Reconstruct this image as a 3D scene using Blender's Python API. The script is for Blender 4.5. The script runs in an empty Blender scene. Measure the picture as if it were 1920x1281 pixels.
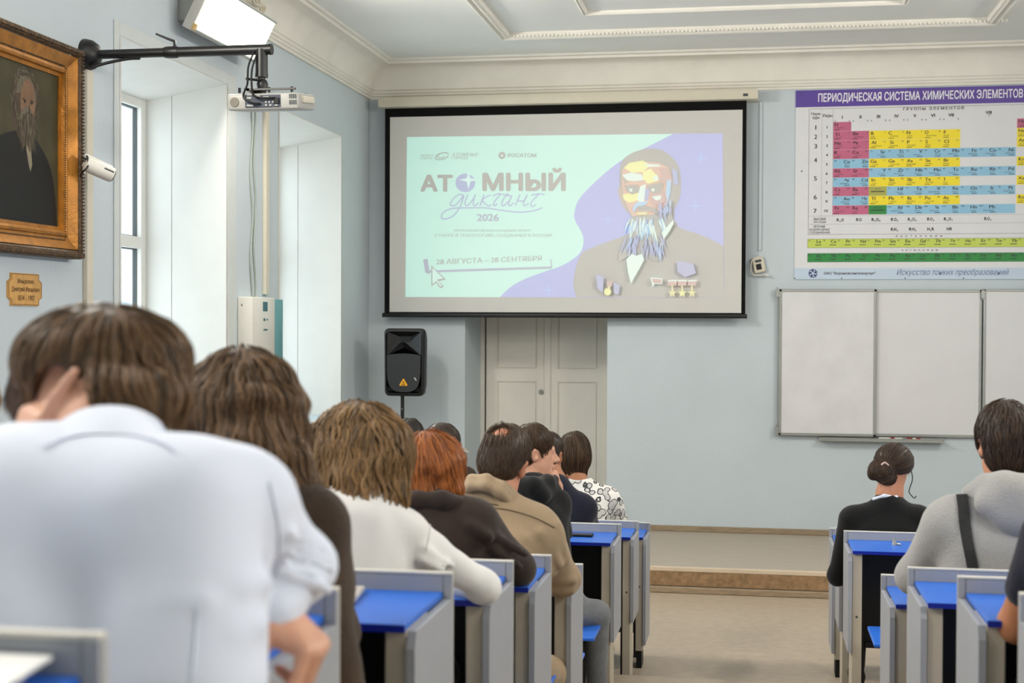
import bpy, bmesh, math, random
import numpy as np
from mathutils import Vector, Matrix
random.seed(7); np.random.seed(7)
C = bpy.context.scene.collection
SC = bpy.context.scene
# ------------------------------------------------------------------ camera
F = 2600.0; HC = 2.2
def cam_axes(yaw, pitch, roll):
    cy, sy = math.cos(yaw), math.sin(yaw)
    f = np.array([-sy*math.cos(pitch), cy*math.cos(pitch), math.sin(pitch)])
    r = np.array([cy, sy, 0.0]); u = np.cross(r, f)
    r2 = r*math.cos(roll)+u*math.sin(roll); u2 = -r*math.sin(roll)+u*math.cos(roll)
    return r2, u2, f
RX, UP, FW = cam_axes(0.172139, -0.014339, 0.0043632)
EYE = np.array([0.0, 0.0, HC])
cd = bpy.data.cameras.new('camera'); cam = bpy.data.objects.new('camera', cd); C.objects.link(cam)
cd.sensor_width = 36.0; cd.lens = F/1920*36; cd.clip_start = 0.05; cd.clip_end = 200
cam.matrix_world = Matrix(((RX[0], UP[0], -FW[0], 0), (RX[1], UP[1], -FW[1], 0), (RX[2], UP[2], -FW[2], HC), (0, 0, 0, 1)))
cd.dof.use_dof = True; cd.dof.focus_distance = 8.0; cd.dof.aperture_fstop = 4.0
SC.camera = cam
# ------------------------------------------------------------------ sky, exposure
w = bpy.data.worlds.new('sky'); SC.world = w; w.use_nodes = True
bg = w.node_tree.nodes['Background']; bg.inputs[0].default_value = (0.88, 0.94, 1.0, 1); bg.inputs[1].default_value = 2.6
SC.view_settings.view_transform = 'Standard'; SC.view_settings.look = 'None'
SC.view_settings.gamma = 1.0; SC.view_settings.use_curve_mapping = False
SC.view_settings.exposure = 0.66
LAMP_WATTS = 65.0; GLOBE_WATTS = 66.0
SC.cycles.max_bounces = 7; SC.cycles.diffuse_bounces = 4; SC.cycles.glossy_bounces = 3; SC.cycles.sample_clamp_indirect = 2.5
SC.cycles.caustics_reflective = False; SC.cycles.caustics_refractive = False
# ------------------------------------------------------------------ measuring helpers
def ray(px, py): return RX*((px-960)/F) - UP*((py-640.5)/F) + FW
def at(px, py, Y):          # the point of the plane at depth Y that the photograph shows at px, py
    d = ray(px, py); return EYE + d*(Y/d[1])
def onX(px, py, X):
    d = ray(px, py); return EYE + d*(X/d[0])
def ps(r, Y): return r*Y/F*1.0
def topx(P):                # where points of the room stand in the photograph
    d = np.asarray(P, float)-EYE; z = d @ FW; return 960+F*(d @ RX)/z, 640.5-F*(d @ UP)/z
def lin(c):
    if isinstance(c, str): c = tuple(int(c[i:i+2], 16)/255 for i in (0, 2, 4))
    return tuple((x/12.92 if x <= .04045 else ((x+.055)/1.055)**2.4) for x in c)
# ------------------------------------------------------------------ materials
MATS = {}
def mat(name, col, rough=.6, spec=.4, metal=0, var=.06, vscale=6, bump=0, bscale=60, emit=None, es=0, stretch=None, sheen=0):
    if name in MATS: return MATS[name]
    m = bpy.data.materials.new(name); m.use_nodes = True; nt = m.node_tree; b = nt.nodes['Principled BSDF']
    c = lin(col)
    b.inputs['Roughness'].default_value = rough; b.inputs['Metallic'].default_value = metal
    b.inputs['Specular IOR Level'].default_value = spec
    if sheen: b.inputs['Sheen Weight'].default_value = sheen
    tc = nt.nodes.new('ShaderNodeTexCoord'); src = tc.outputs['Object']
    if stretch:
        mp = nt.nodes.new('ShaderNodeMapping'); mp.inputs['Scale'].default_value = stretch
        nt.links.new(src, mp.inputs[0]); src = mp.outputs[0]
    if var:
        n = nt.nodes.new('ShaderNodeTexNoise'); n.inputs['Scale'].default_value = vscale; n.inputs['Detail'].default_value = 5
        nt.links.new(src, n.inputs['Vector'])
        r = nt.nodes.new('ShaderNodeValToRGB')
        r.color_ramp.elements[0].position = .3; r.color_ramp.elements[1].position = .7
        r.color_ramp.elements[0].color = tuple(max(0, x*(1-var)) for x in c)+(1,)
        r.color_ramp.elements[1].color = tuple(min(1, x*(1+var)) for x in c)+(1,)
        nt.links.new(n.outputs[0], r.inputs[0]); nt.links.new(r.outputs[0], b.inputs['Base Color'])
    else: b.inputs['Base Color'].default_value = c+(1,)
    if bump:
        n2 = nt.nodes.new('ShaderNodeTexNoise'); n2.inputs['Scale'].default_value = bscale; n2.inputs['Detail'].default_value = 4
        nt.links.new(src, n2.inputs['Vector'])
        bn = nt.nodes.new('ShaderNodeBump'); bn.inputs['Strength'].default_value = bump; bn.inputs['Distance'].default_value = .01
        nt.links.new(n2.outputs[0], bn.inputs['Height']); nt.links.new(bn.outputs[0], b.inputs['Normal'])
    if emit is not None:
        b.inputs['Emission Color'].default_value = lin(emit)+(1,); b.inputs['Emission Strength'].default_value = es
    MATS[name] = m; return m
def glass_mat():
    m = bpy.data.materials.new('window glass'); m.use_nodes = True; nt = m.node_tree; nt.nodes.remove(nt.nodes['Principled BSDF'])
    t = nt.nodes.new('ShaderNodeBsdfTransparent'); t.inputs[0].default_value = (.93, .97, .97, 1)
    g = nt.nodes.new('ShaderNodeBsdfGlossy'); g.inputs['Roughness'].default_value = .03
    mx = nt.nodes.new('ShaderNodeMixShader'); mx.inputs[0].default_value = .06
    nt.links.new(t.outputs[0], mx.inputs[1]); nt.links.new(g.outputs[0], mx.inputs[2])
    nt.links.new(mx.outputs[0], nt.nodes['Material Output'].inputs[0]); return m
def hair_mat(name, dark, light, tip=None):
    m = bpy.data.materials.new(name); m.use_nodes = True; nt = m.node_tree; b = nt.nodes['Principled BSDF']
    a = nt.nodes.new('ShaderNodeAttribute'); a.attribute_name = 'strand'
    sp = nt.nodes.new('ShaderNodeSeparateColor'); nt.links.new(a.outputs['Color'], sp.inputs[0])
    r = nt.nodes.new('ShaderNodeValToRGB'); e = r.color_ramp.elements
    e[0].color = lin(dark)+(1,); e[1].color = lin(light)+(1,); nt.links.new(sp.outputs[0], r.inputs[0])
    mx = nt.nodes.new('ShaderNodeMix'); mx.data_type = 'RGBA'
    nt.links.new(sp.outputs[1], mx.inputs[0]); nt.links.new(r.outputs[0], mx.inputs[6])
    mx.inputs[7].default_value = lin(tip or light)+(1,)
    nt.links.new(mx.outputs[2], b.inputs['Base Color'])
    b.inputs['Roughness'].default_value = .46; b.inputs['Specular IOR Level'].default_value = .35
    return m
# ------------------------------------------------------------------ objects
def wloc(o):
    v = Vector((0, 0, 0))
    while o is not None: v += o.location; o = o.parent
    return v
def link(name, me, parent=None, loc=None):
    o = bpy.data.objects.new(name, me); C.objects.link(o)
    if loc is not None: o.location = loc
    if parent is not None: o.parent = parent
    return o
def tag(o, label=None, cat=None, group=None, kind=None):
    if label: o['label'] = label
    if cat: o['category'] = cat
    if group: o['group'] = group
    if kind: o['kind'] = kind
    return o
def thing(name, label, cat, loc, group=None):
    o = link(name, None, None, Vector(tuple(float(x) for x in loc))); return tag(o, label, cat, group)
def from_np(name, V, Fq, mats, parent=None, smooth=True, attr=None, base=None, midx=None):
    """V (n,3) world, Fq (m,4) quads or (m,3)"""
    me = bpy.data.meshes.new(name)
    off = np.array(wloc(parent)) if parent is not None else (np.array(base) if base is not None else np.zeros(3))
    V = np.asarray(V, float)-off; n = len(V); m = len(Fq); k = Fq.shape[1]
    me.vertices.add(n); me.vertices.foreach_set('co', V.astype(np.float32).ravel())
    me.loops.add(m*k); me.loops.foreach_set('vertex_index', Fq.astype(np.int32).ravel())
    me.polygons.add(m); me.polygons.foreach_set('loop_start', np.arange(0, m*k, k, dtype=np.int32))
    me.polygons.foreach_set('loop_total', np.full(m, k, dtype=np.int32))
    if smooth: me.polygons.foreach_set('use_smooth', np.ones(m, dtype=bool))
    for x in (mats if isinstance(mats, (list, tuple)) else [mats]): me.materials.append(x)
    if midx is not None: me.polygons.foreach_set('material_index', np.asarray(midx, dtype=np.int32))
    if attr is not None:
        a = me.color_attributes.new('strand', 'FLOAT_COLOR', 'POINT'); a.data.foreach_set('color', attr.astype(np.float32).ravel())
    me.update(calc_edges=True); me.validate()
    return link(name, me, parent, Vector(tuple(off)) if parent is None and base is not None else None)
class MB:
    def __init__(s): s.bm = bmesh.new(); s.mi = 0
    def _mark(s, fs):
        for f in fs: f.material_index = s.mi
    def box(s, lo, hi, bev=0, seg=2, M=None):
        lo = Vector(tuple(map(float, lo))); hi = Vector(tuple(map(float, hi))); c = (lo+hi)/2; d = hi-lo
        mx = Matrix.Translation(c) @ Matrix.Diagonal((abs(d.x), abs(d.y), abs(d.z), 1))
        if M is not None: mx = M @ mx
        r = bmesh.ops.create_cube(s.bm, size=1, matrix=mx); vs = r['verts']
        if bev > 0:
            es = list({e for v in vs for e in v.link_edges})
            rr = bmesh.ops.bevel(s.bm, geom=es, offset=bev, offset_type='OFFSET', segments=seg, profile=.5, affect='EDGES')
            fs = rr['faces']; vs2 = set(v for f in fs for v in f.verts)
            s._mark({f for v in vs2 for f in v.link_faces})
        else: s._mark({f for v in vs for f in v.link_faces})
        return s
    def tube(s, pts, r, n=10, cap=True):
        pts = [Vector(tuple(map(float, p))) for p in pts]; rs = r if isinstance(r, (list, tuple)) else [r]*len(pts)
        rings = []; ref = None
        for i, p in enumerate(pts):
            t = (pts[min(i+1, len(pts)-1)]-pts[max(i-1, 0)]).normalized()
            if ref is None: ref = Vector((0, 0, 1)) if abs(t.z) < .9 else Vector((1, 0, 0))
            a = (ref-t*ref.dot(t)).normalized(); b = t.cross(a); ref = a
            rings.append([s.bm.verts.new(p+(a*math.cos(2*math.pi*k/n)+b*math.sin(2*math.pi*k/n))*rs[i]) for k in range(n)])
        fs = []
        for A, B in zip(rings, rings[1:]):
            for k in range(n): fs.append(s.bm.faces.new((A[k], A[(k+1) % n], B[(k+1) % n], B[k])))
        if cap: fs.append(s.bm.faces.new(rings[0][::-1])); fs.append(s.bm.faces.new(rings[-1]))
        s._mark(fs); return s
    def poly(s, pts):
        f = s.bm.faces.new([s.bm.verts.new(tuple(map(float, p))) for p in pts]); s._mark([f]); return s
    def prism(s, pts, ext):
        e = Vector(tuple(map(float, ext))); A = [s.bm.verts.new(tuple(map(float, p))) for p in pts]; B = [s.bm.verts.new(a.co+e) for a in A]; n = len(A)
        fs = [s.bm.faces.new(A[::-1]), s.bm.faces.new(B)]
        for i in range(n): fs.append(s.bm.faces.new((A[i], A[(i+1) % n], B[(i+1) % n], B[i])))
        s._mark(fs); return s
    def quadstrip(s, rows, close=False):
        R_ = [[s.bm.verts.new(tuple(map(float, p))) for p in r] for r in rows]; fs = []
        for A, B in zip(R_, R_[1:]):
            m = len(A)
            for i in range(m if close else m-1): fs.append(s.bm.faces.new((A[i], A[(i+1) % m], B[(i+1) % m], B[i])))
        s._mark(fs); return s
    def lathe(s, prof, org, axis='z', n=24):
        rows = []
        for r, h in prof:
            row = []
            for k in range(n):
                c, d = r*math.cos(2*math.pi*k/n), r*math.sin(2*math.pi*k/n)
                v = {'z': (c, d, h), 'x': (h, c, d), 'y': (c, h, d)}[axis]
                row.append((org[0]+v[0], org[1]+v[1], org[2]+v[2]))
            rows.append(row)
        return s.quadstrip(rows, True)
    def build(s, name, mats, parent=None, smooth=False, base=None, recalc=True):
        if recalc is False or isinstance(recalc, tuple):      # flat artwork: every face towards the viewer's side of the surface
            d = Vector((0, -1, 0) if recalc is False else recalc); s.bm.normal_update()
            bmesh.ops.reverse_faces(s.bm, faces=[f for f in s.bm.faces if f.normal.dot(d) < -.5])
        else: bmesh.ops.recalc_face_normals(s.bm, faces=s.bm.faces)
        off = wloc(parent) if parent is not None else (Vector(tuple(float(x) for x in base)) if base is not None else Vector((0, 0, 0)))
        bmesh.ops.translate(s.bm, verts=s.bm.verts, vec=-off)
        me = bpy.data.meshes.new(name); s.bm.to_mesh(me); s.bm.free()
        for x in (mats if isinstance(mats, (list, tuple)) else [mats]): me.materials.append(x)
        if smooth:
            me.polygons.foreach_set('use_smooth', np.ones(len(me.polygons), dtype=bool))
            try: me.set_sharp_from_angle(angle=math.radians(smooth if smooth > 1 else 40))
            except Exception: pass
        return link(name, me, parent, off if parent is None else None)
def struct(o): o['kind'] = 'structure'; return o
def catmull(pts, n=8):
    P = [np.array(p, float) for p in pts]; P = [2*P[0]-P[1]]+P+[2*P[-1]-P[-2]]; out = []
    for i in range(1, len(P)-2):
        for k in range(n):
            t = k/n; a, b, c, d = P[i-1:i+3]
            out.append(.5*((2*b)+(c-a)*t+(2*a-5*b+4*c-d)*t*t+(3*b-a-3*c+d)*t**3))
    out.append(P[-2]); return out
# ------------------------------------------------------------------ lettering
_tc = {}
def glyphs(s, shear=0, spacing=1.0):
    k = (s, shear, spacing)
    if k in _tc: return _tc[k]
    cu = bpy.data.curves.new('t', 'FONT'); cu.body = s; cu.size = 1; cu.shear = shear; cu.space_character = spacing
    cu.resolution_u = 4; cu.fill_mode = 'FRONT'; cu.dimensions = '2D'
    ob = bpy.data.objects.new('t', cu); me = bpy.data.meshes.new_from_object(ob)
    n = len(me.vertices); V = np.zeros(n*3); me.vertices.foreach_get('co', V); V = V.reshape(-1, 3)[:, :2]
    Fs = [tuple(p.vertices) for p in me.polygons]
    bpy.data.objects.remove(ob); bpy.data.curves.remove(cu); bpy.data.meshes.remove(me)
    _tc[k] = (V, Fs); return _tc[k]
def write(mb, s, x0, y0, x1, y1, f, bold=0, shear=0, spacing=1.0, slope=0, out=(0, -1, 0)):
    """fit the string into the box x0..x1, y0 (top)..y1 (bottom); f maps 2-D to a point of the surface"""
    V, Fs = glyphs(s, shear, spacing)
    if not len(V): return
    bold = max(bold, 0); a = V.min(0)-bold; b = V.max(0)+bold; sx = (x1-x0)/max(b[0]-a[0], 1e-6); sy = (y0-y1)/max(b[1]-a[1], 1e-6)
    if abs(sx) > 1.15*abs(sy): k = 1.15*abs(sy)*(1 if sx > 0 else -1); x0 += (x1-x0-k*(b[0]-a[0]))/2; sx = k
    n = 1 if bold < .004 else (2 if bold <= .02 else 6)
    for c in range(n):      # heavier strokes: the letter laid over itself, slightly shifted
        q = 2*math.pi*c/n; ox, oy = (0, 0) if n == 1 else ((bold*(2*c-1), 0) if n == 2 else (bold*math.cos(q), bold*math.sin(q)))
        vs = [mb.bm.verts.new(tuple(out[i]*.00012*c+q_ for i, q_ in enumerate(f(x0+(v[0]+ox-a[0])*sx, y1+(v[1]+oy-a[1])*sy+slope*(v[0]-a[0])*sx)))) for v in V]
        for p in Fs:
            p_ = [mb.bm.verts.new(vs[i].co+Vector(out)*(.000004*(len(mb.bm.faces) % 24))) for i in p]
            try: fc = mb.bm.faces.new(p_); fc.material_index = mb.mi
            except ValueError: pass
        for v in vs: mb.bm.verts.remove(v)
# ------------------------------------------------------------------ soft shapes: signed distance field -> mesh
def unit(v): v = np.asarray(v, float); return v/np.linalg.norm(v)
def rot(yaw=0, pitch=0, roll=0):     # degrees; yaw + turns left, pitch + nods down, roll + tilts the crown to the right
    y, p, r = map(math.radians, (yaw, -pitch, roll))
    Rz = np.array([[math.cos(y), -math.sin(y), 0], [math.sin(y), math.cos(y), 0], [0, 0, 1]])
    Rx = np.array([[1, 0, 0], [0, math.cos(p), -math.sin(p)], [0, math.sin(p), math.cos(p)]])
    Ry = np.array([[math.cos(r), 0, math.sin(r)], [0, 1, 0], [-math.sin(r), 0, math.cos(r)]])
    return Rz @ Ry @ Rx
class Shape:
    def __init__(s): s.ops = []; s.fr = (np.eye(3), np.zeros(3), 1.0); s.disp = None
    def frame(s, Rm=None, t=None, sc=1.0): s.fr = (np.eye(3) if Rm is None else Rm, np.zeros(3) if t is None else np.asarray(t, float), sc); return s
    def w(s, p): Rm, t, sc = s.fr; return Rm @ (np.asarray(p, float)*sc)+t
    def rc(s, a, b, ra, rb=None, k=.02, op='+'):
        sc = s.fr[2]; s.ops.append((op, 'rc', s.w(a), s.w(b), ra*sc, (ra if rb is None else rb)*sc, k)); return s
    def el(s, c, r, R2=None, k=.02, op='+'):
        Rm, t, sc = s.fr; r = np.full(3, float(r)) if np.isscalar(r) else np.asarray(r, float)
        s.ops.append((op, 'el', s.w(c), r*sc, Rm if R2 is None else Rm @ R2, None, k)); return s
    def chain(s, pts, rs, k=.02, op='+'):
        rs = rs if isinstance(rs, (list, tuple)) else [rs]*len(pts)
        for i in range(len(pts)-1): s.rc(pts[i], pts[i+1], rs[i], rs[i+1], k, op)
        return s
    def ev(s, P):
        P = np.asarray(P, float); d = np.full(len(P), 9.0)
        for op, ty, a, b, ra, rb, k in s.ops:
            if ty == 'rc':
                ba = b-a; L = max(ba @ ba, 1e-12); t = np.clip(((P-a) @ ba)/L, 0, 1)
                q = np.linalg.norm(P-a-t[:, None]*ba, axis=1)-(ra+(rb-ra)*t)
            else:
                q = (P-a) @ ra; k0 = np.linalg.norm(q/b, axis=1); k1 = np.linalg.norm(q/(b*b), axis=1)+1e-9; q = k0*(k0-1)/k1
            if op == '+':
                h = np.clip(.5+.5*(d-q)/k, 0, 1); d = d*(1-h)+q*h-k*h*(1-h)
            else:
                h = np.clip(.5-.5*(d+q)/k, 0, 1); d = d*(1-h)-q*h+k*h*(1-h)
        if s.disp is not None: d = d+s.disp(P)
        return d
    def grad(s, P, e=.002):
        g = np.stack([s.ev(P+np.eye(3)[i]*e)-s.ev(P-np.eye(3)[i]*e) for i in range(3)], 1)
        return g/(np.linalg.norm(g, axis=1, keepdims=True)+1e-9)
    def bounds(s, pad=.03):
        lo = np.full(3, 1e9); hi = -lo
        for op, ty, a, b, ra, rb, k in s.ops:
            if op != '+': continue
            if ty == 'rc': l = np.minimum(a-ra, b-rb); h = np.maximum(a+ra, b+rb)
            else: m = np.abs(ra) @ b; l = a-m; h = a+m
            lo = np.minimum(lo, l); hi = np.maximum(hi, h)
        return lo-pad, hi+pad
    def mesh(s, h, clip=None):
        lo, hi = s.bounds()
        B = 6; n = (np.ceil((hi-lo)/h/B).astype(int))*B+1
        nb = (n-1)//B
        ci = np.stack(np.meshgrid(*[np.arange(q) for q in nb], indexing='ij'), -1).reshape(-1, 3)
        cd_ = s.ev(lo+(ci+.5)*B*h)
        act = ci[np.abs(cd_) < B*h*1.25+.012]
        f = np.full(tuple(n), 1.0, np.float32)
        cs = np.where(cd_ < 0, -1.0, 1.0).astype(np.float32).reshape(tuple(nb))
        f[:-1, :-1, :-1] = cs.repeat(B, 0).repeat(B, 1).repeat(B, 2)
        loc = np.stack(np.meshgrid(*[np.arange(B+1)]*3, indexing='ij'), -1).reshape(-1, 3)
        for i0 in range(0, len(act), 400):
            idx = (act[i0:i0+400, None, :]*B+loc[None]).reshape(-1, 3)
            f[idx[:, 0], idx[:, 1], idx[:, 2]] = s.ev(lo+idx*h)
        return surface_nets(f, lo, h)
def surface_nets(f, lo, h):
    s = f < 0; X, Y, Z = f.shape
    cnt = np.zeros((X-1, Y-1, Z-1), np.int8)
    for dx in (0, 1):
        for dy in (0, 1):
            for dz in (0, 1): cnt += s[dx:X-1+dx, dy:Y-1+dy, dz:Z-1+dz]
    cells = np.argwhere((cnt > 0) & (cnt < 8)); vid = np.full(cnt.shape, -1, np.int64); vid[tuple(cells.T)] = np.arange(len(cells))
    acc = np.zeros((len(cells), 3)); num = np.zeros(len(cells))
    cor = [(dx, dy, dz) for dx in (0, 1) for dy in (0, 1) for dz in (0, 1)]
    for a in cor:
        for ax in range(3):
            if a[ax]: continue
            b = list(a); b[ax] = 1
            fa = f[cells[:, 0]+a[0], cells[:, 1]+a[1], cells[:, 2]+a[2]]; fb = f[cells[:, 0]+b[0], cells[:, 1]+b[1], cells[:, 2]+b[2]]
            m = (fa < 0) != (fb < 0); t = np.where(m, fa/np.where(m, fa-fb, 1), 0)
            p = np.tile(np.array(a, float), (len(cells), 1)); p[:, ax] += t
            acc[m] += p[m]; num += m
    V = lo+(cells+acc/np.maximum(num, 1)[:, None])*h
    quads = []
    for ax in range(3):
        o1, o2 = (ax+1) % 3, (ax+2) % 3
        sl = [slice(None)]*3; sl[ax] = slice(0, f.shape[ax]-1); sl2 = list(sl); sl2[ax] = slice(1, f.shape[ax])
        ch = s[tuple(sl)] != s[tuple(sl2)]
        e = np.argwhere(ch); e = e[(e[:, o1] > 0) & (e[:, o2] > 0) & (e[:, o1] < f.shape[o1]-1) & (e[:, o2] < f.shape[o2]-1)]
        ins = s[e[:, 0], e[:, 1], e[:, 2]]
        def c(d1, d2):
            q = e.copy(); q[:, o1] += d1; q[:, o2] += d2; return vid[q[:, 0], q[:, 1], q[:, 2]]
        Q = np.stack([c(-1, -1), c(0, -1), c(0, 0), c(-1, 0)], 1)
        Q[~ins] = Q[~ins][:, ::-1]; quads.append(Q)
    Q = np.concatenate(quads); return V, Q[(Q >= 0).all(1)]
def strands(shape, roots, comb, length, nseg=14, width=.002, lift=.004, wave=0, wl=.06, seed=0, free=-.55, lenvar=.35, taper=.35, drop=None):
    """hair that runs over a volume: each strand follows the surface along the combing field comb(P)"""
    rng = np.random.RandomState(seed); P = np.asarray(roots, float).copy(); N = len(P)
    L = length*(1-lenvar*rng.rand(N)); st = (L/nseg)[:, None]
    off = lift*(rng.rand(N)*1.6-.6)[:, None]; ph = P @ np.array([38., 26., 12.])+rng.rand(N)*.9
    path = []; nor = []; prev = None
    for i in range(nseg+1):
        n = shape.grad(P); d = shape.ev(P)[:, None]
        fr = (n[:, 2] < free)
        P2 = P-n*(d-off)
        if prev is not None: P = np.where(fr[:, None], P, P2)
        else: P = P2
        path.append(P.copy()); nor.append(n)
        g = comb(P); t = g-(g*n).sum(1, keepdims=True)*n; t /= np.linalg.norm(t, axis=1, keepdims=True)+1e-6
        if wave:
            side = np.cross(n, t); t = t+side*(wave*np.sin(ph+i*(L/nseg)/wl*6.28))[:, None]; t /= np.linalg.norm(t, axis=1, keepdims=True)+1e-6
        if prev is not None:
            t = np.where(fr[:, None], prev*.75+np.array([0, 0, -.25]), t*.75+prev*.25); t /= np.linalg.norm(t, axis=1, keepdims=True)+1e-6
        P = P+t*st; prev = t
    path = np.stack(path, 1); nor = np.stack(nor, 1)
    if drop is not None:
        k = ~drop(path.reshape(-1, 3)).reshape(N, -1).any(1); path = path[k]; nor = nor[k]; N = len(path)
    tg = np.gradient(path, axis=1); tg /= np.linalg.norm(tg, axis=2, keepdims=True)+1e-9
    bi = np.cross(tg, nor); bi /= np.linalg.norm(bi, axis=2, keepdims=True)+1e-9; no = np.cross(bi, tg)
    u = np.linspace(0, 1, nseg+1); wd = width*(1-(1-taper)*u**2)[None, :, None]*(.6+.8*rng.rand(N))[:, None, None]
    ring = np.stack([path+bi*wd, path+no*wd*.6, path-bi*wd, path-no*wd*.6], 2)
    V = ring.reshape(-1, 3); S = nseg+1
    base = (np.arange(N)[:, None, None]*S+np.arange(nseg)[None, :, None])*4
    k = np.arange(4)[None, None, :]
    Q = np.stack([base+k, base+(k+1) % 4, base+4+(k+1) % 4, base+4+k], -1).reshape(-1, 4)
    col = np.zeros((N, S, 4, 4)); col[..., 0] = (.12+.88*rng.rand(N)**1.3)[:, None, None]; col[..., 1] = (u**2*.6)[None, :, None]; col[..., 3] = 1
    return V, Q, col.reshape(-1, 4)
HEADS = {}
def tuck(parent, shape):      # the scalp stays under the hair
    if parent.name not in HEADS: return
    c, R, sc = HEADS[parent.name]; me = parent.data; n = len(me.vertices); V = np.zeros(n*3, np.float32); me.vertices.foreach_get('co', V); V = V.reshape(-1, 3).astype(float)+np.array(parent.location)
    q = ((V-c) @ R)/sc; m = (np.linalg.norm(q, axis=1) < .16) & (np.abs(q[:, 0]) < .0765) & (((q[:, 2] > .045) & (q[:, 1] < .06)) | ((q[:, 2] > -.01) & (q[:, 1] < -.03)))
    i = np.where(m)[0]
    for _ in range(3):
        d = shape.ev(V[i]); k = d > -.007
        if not k.any(): break
        j = i[k]; V[j] -= shape.grad(V[j])*(d[k]+.008)[:, None]
    me.vertices.foreach_set('co', (V-np.array(parent.location)).astype(np.float32).ravel()); me.update()
def hair_object(name, m, shape, h, sets, parent, keep_scalp=False):
    if not keep_scalp: tuck(parent, shape)
    V, Q = shape.mesh(h); col = np.zeros((len(V), 4)); col[:, 0] = .25; col[:, 3] = 1
    Vs, Qs, Cs = [V], [Q], [col]; o = len(V)
    for v, q, c in sets: Vs.append(v); Qs.append(q+o); Cs.append(c); o += len(v)
    return from_np(name, np.concatenate(Vs), np.concatenate(Qs), m, parent, True, np.concatenate(Cs))
def scatter(shape, n, seed=0, keep=None):
    """points spread over the surface of a shape"""
    rng = np.random.RandomState(seed); lo, hi = shape.bounds(.0); out = []; tot = 0
    while tot < n:
        P = lo+(hi-lo)*rng.rand(6000, 3); d = shape.ev(P); P = P[np.abs(d) < .03]
        if not len(P): continue
        P = P-shape.grad(P)*shape.ev(P)[:, None]
        if keep is not None: P = P[keep(P)]
        out.append(P); tot += len(P)
    return np.concatenate(out)[:n]
# ------------------------------------------------------------------ palette
XL, XR, YF, YB, ZC = -3.75, 3.6, 13.28, -1.6, 4.73
M = {}
M['wall'] = mat('pale blue wall paint', (.772, .812, .835), .75, .25, var=.03, vscale=1.5, bump=.15, bscale=35)
M['ceil'] = mat('white ceiling paint', (.93, .93, .92), .85, .2, var=.03, vscale=1.2, bump=.1, bscale=25)
M['cornice'] = mat('cream plaster', (.90, .885, .85), .8, .25, var=.05, vscale=3, bump=.25, bscale=18)
M['reveal'] = mat('white reveal board', (.845, .84, .82), .45, .4, var=.02)
M['pvc'] = mat('white window plastic', (.86, .86, .84), .35, .5, var=.02)
M['gasket'] = mat('grey gasket', (.27, .29, .30), .5)
M['glass'] = glass_mat()
M['floor'] = mat('beige linoleum', (.675, .615, .54), .42, .4, var=.09, vscale=14, bump=.05, bscale=120)
M['stage'] = mat('worn stage boards', (.68, .63, .57), .5, .4, var=.08, vscale=9, stretch=(.5, 6, 6))
M['osb'] = mat('brown chipboard riser', (.56, .45, .33), .7, .3, var=.28, vscale=28)
M['wood'] = mat('painted skirting wood', (.58, .51, .42), .6, .3, var=.18, vscale=10, stretch=(1, 8, 8))
M['nosing'] = mat('pale step nosing', (.80, .73, .64), .4, .5, var=.05)
M['door'] = mat('cream door paint', (.945, .93, .895), .5, .4, var=.03, vscale=3)
M['line'] = mat('shadow gap', (.42, .40, .36), .8, var=0)
M['black'] = mat('black plastic', (.045, .047, .05), .45, .4, var=.1)
M['blackm'] = mat('black painted steel', (.055, .055, .058), .4, .5, var=.1, vscale=20)
M['alu'] = mat('brushed aluminium', (.66, .665, .65), .38, .5, metal=.6, var=.05)
M['white'] = mat('white plastic', (.84, .83, .80), .4, .5, var=.03)
M['cream'] = mat('cream plastic', (.83, .80, .73), .45, .4, var=.03)
M['teal'] = mat('teal panel', (.36, .58, .60), .5, .4, var=.05)
M['gold'] = mat('gilded wood', (.66, .43, .13), .36, .6, metal=.45, var=.25, vscale=14, bump=.3, bscale=60)
M['dgold'] = mat('dark carved gilding', (.30, .22, .13), .55, .5, metal=.2, var=.5, vscale=40, bump=.8, bscale=70)
M['blue'] = mat('blue laminate', (.15, .39, .77), .38, .45, var=.05, vscale=5)
M['bluee'] = mat('dark blue edging', (.03, .12, .55), .4, .4, var=.05)
M['grey'] = mat('grey laminate', (.60, .61, .635), .45, .4, var=.03, vscale=8)
M['beige'] = mat('beige leg laminate', (.70, .665, .60), .5, .4, var=.04, vscale=8)
M['rim'] = mat('pale edging', (.80, .79, .76), .4, .4, var=.02)
M['slate'] = mat('slate blue board', (.42, .44, .56), .5, .4, var=.05)
# ------------------------------------------------------------------ room shell
WZ0, WZ1 = 1.33, 3.9
wins = [(.6, 2.3), (4.0, 5.75), (7.79, 9.53), (10.62, 12.36)]  # the first two lie out of view, added to supply daylight
b = MB(); ys = [YB]+[v for q in wins for v in q]+[YF+1.2]
for i in range(0, len(ys), 2): b.box((-4.6, ys[i], -.05), (XL, ys[i+1], ZC+.1))
for a, c in wins: b.box((-4.6, a, -.05), (XL, c, WZ0)); b.box((-4.6, a, WZ1), (XL, c, ZC+.1))
struct(b.build('wall_left', M['wall']))
b = MB(); DX0, DX1, DZ = -2.775, -1.379, 3.25
b.box((XL, YF, -.05), (DX0, YF+1.2, ZC+.1)); b.box((DX1, YF, -.05), (XR, YF+1.2, ZC+.1)); b.box((DX0, YF, DZ), (DX1, YF+1.2, ZC+.1)); b.box((DX0, YF+1.0, -.05), (DX1, YF+1.2, DZ))
struct(b.build('wall_front', M['wall']))
struct(MB().box((XR, YB, -.05), (XR+.3, YF+1.2, ZC+.1)).build('wall_right', M['wall']))
struct(MB().box((-4.6, YB-.3, -.05), (XR+.3, YB, ZC+.1)).build('wall_back', M['wall']))
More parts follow.
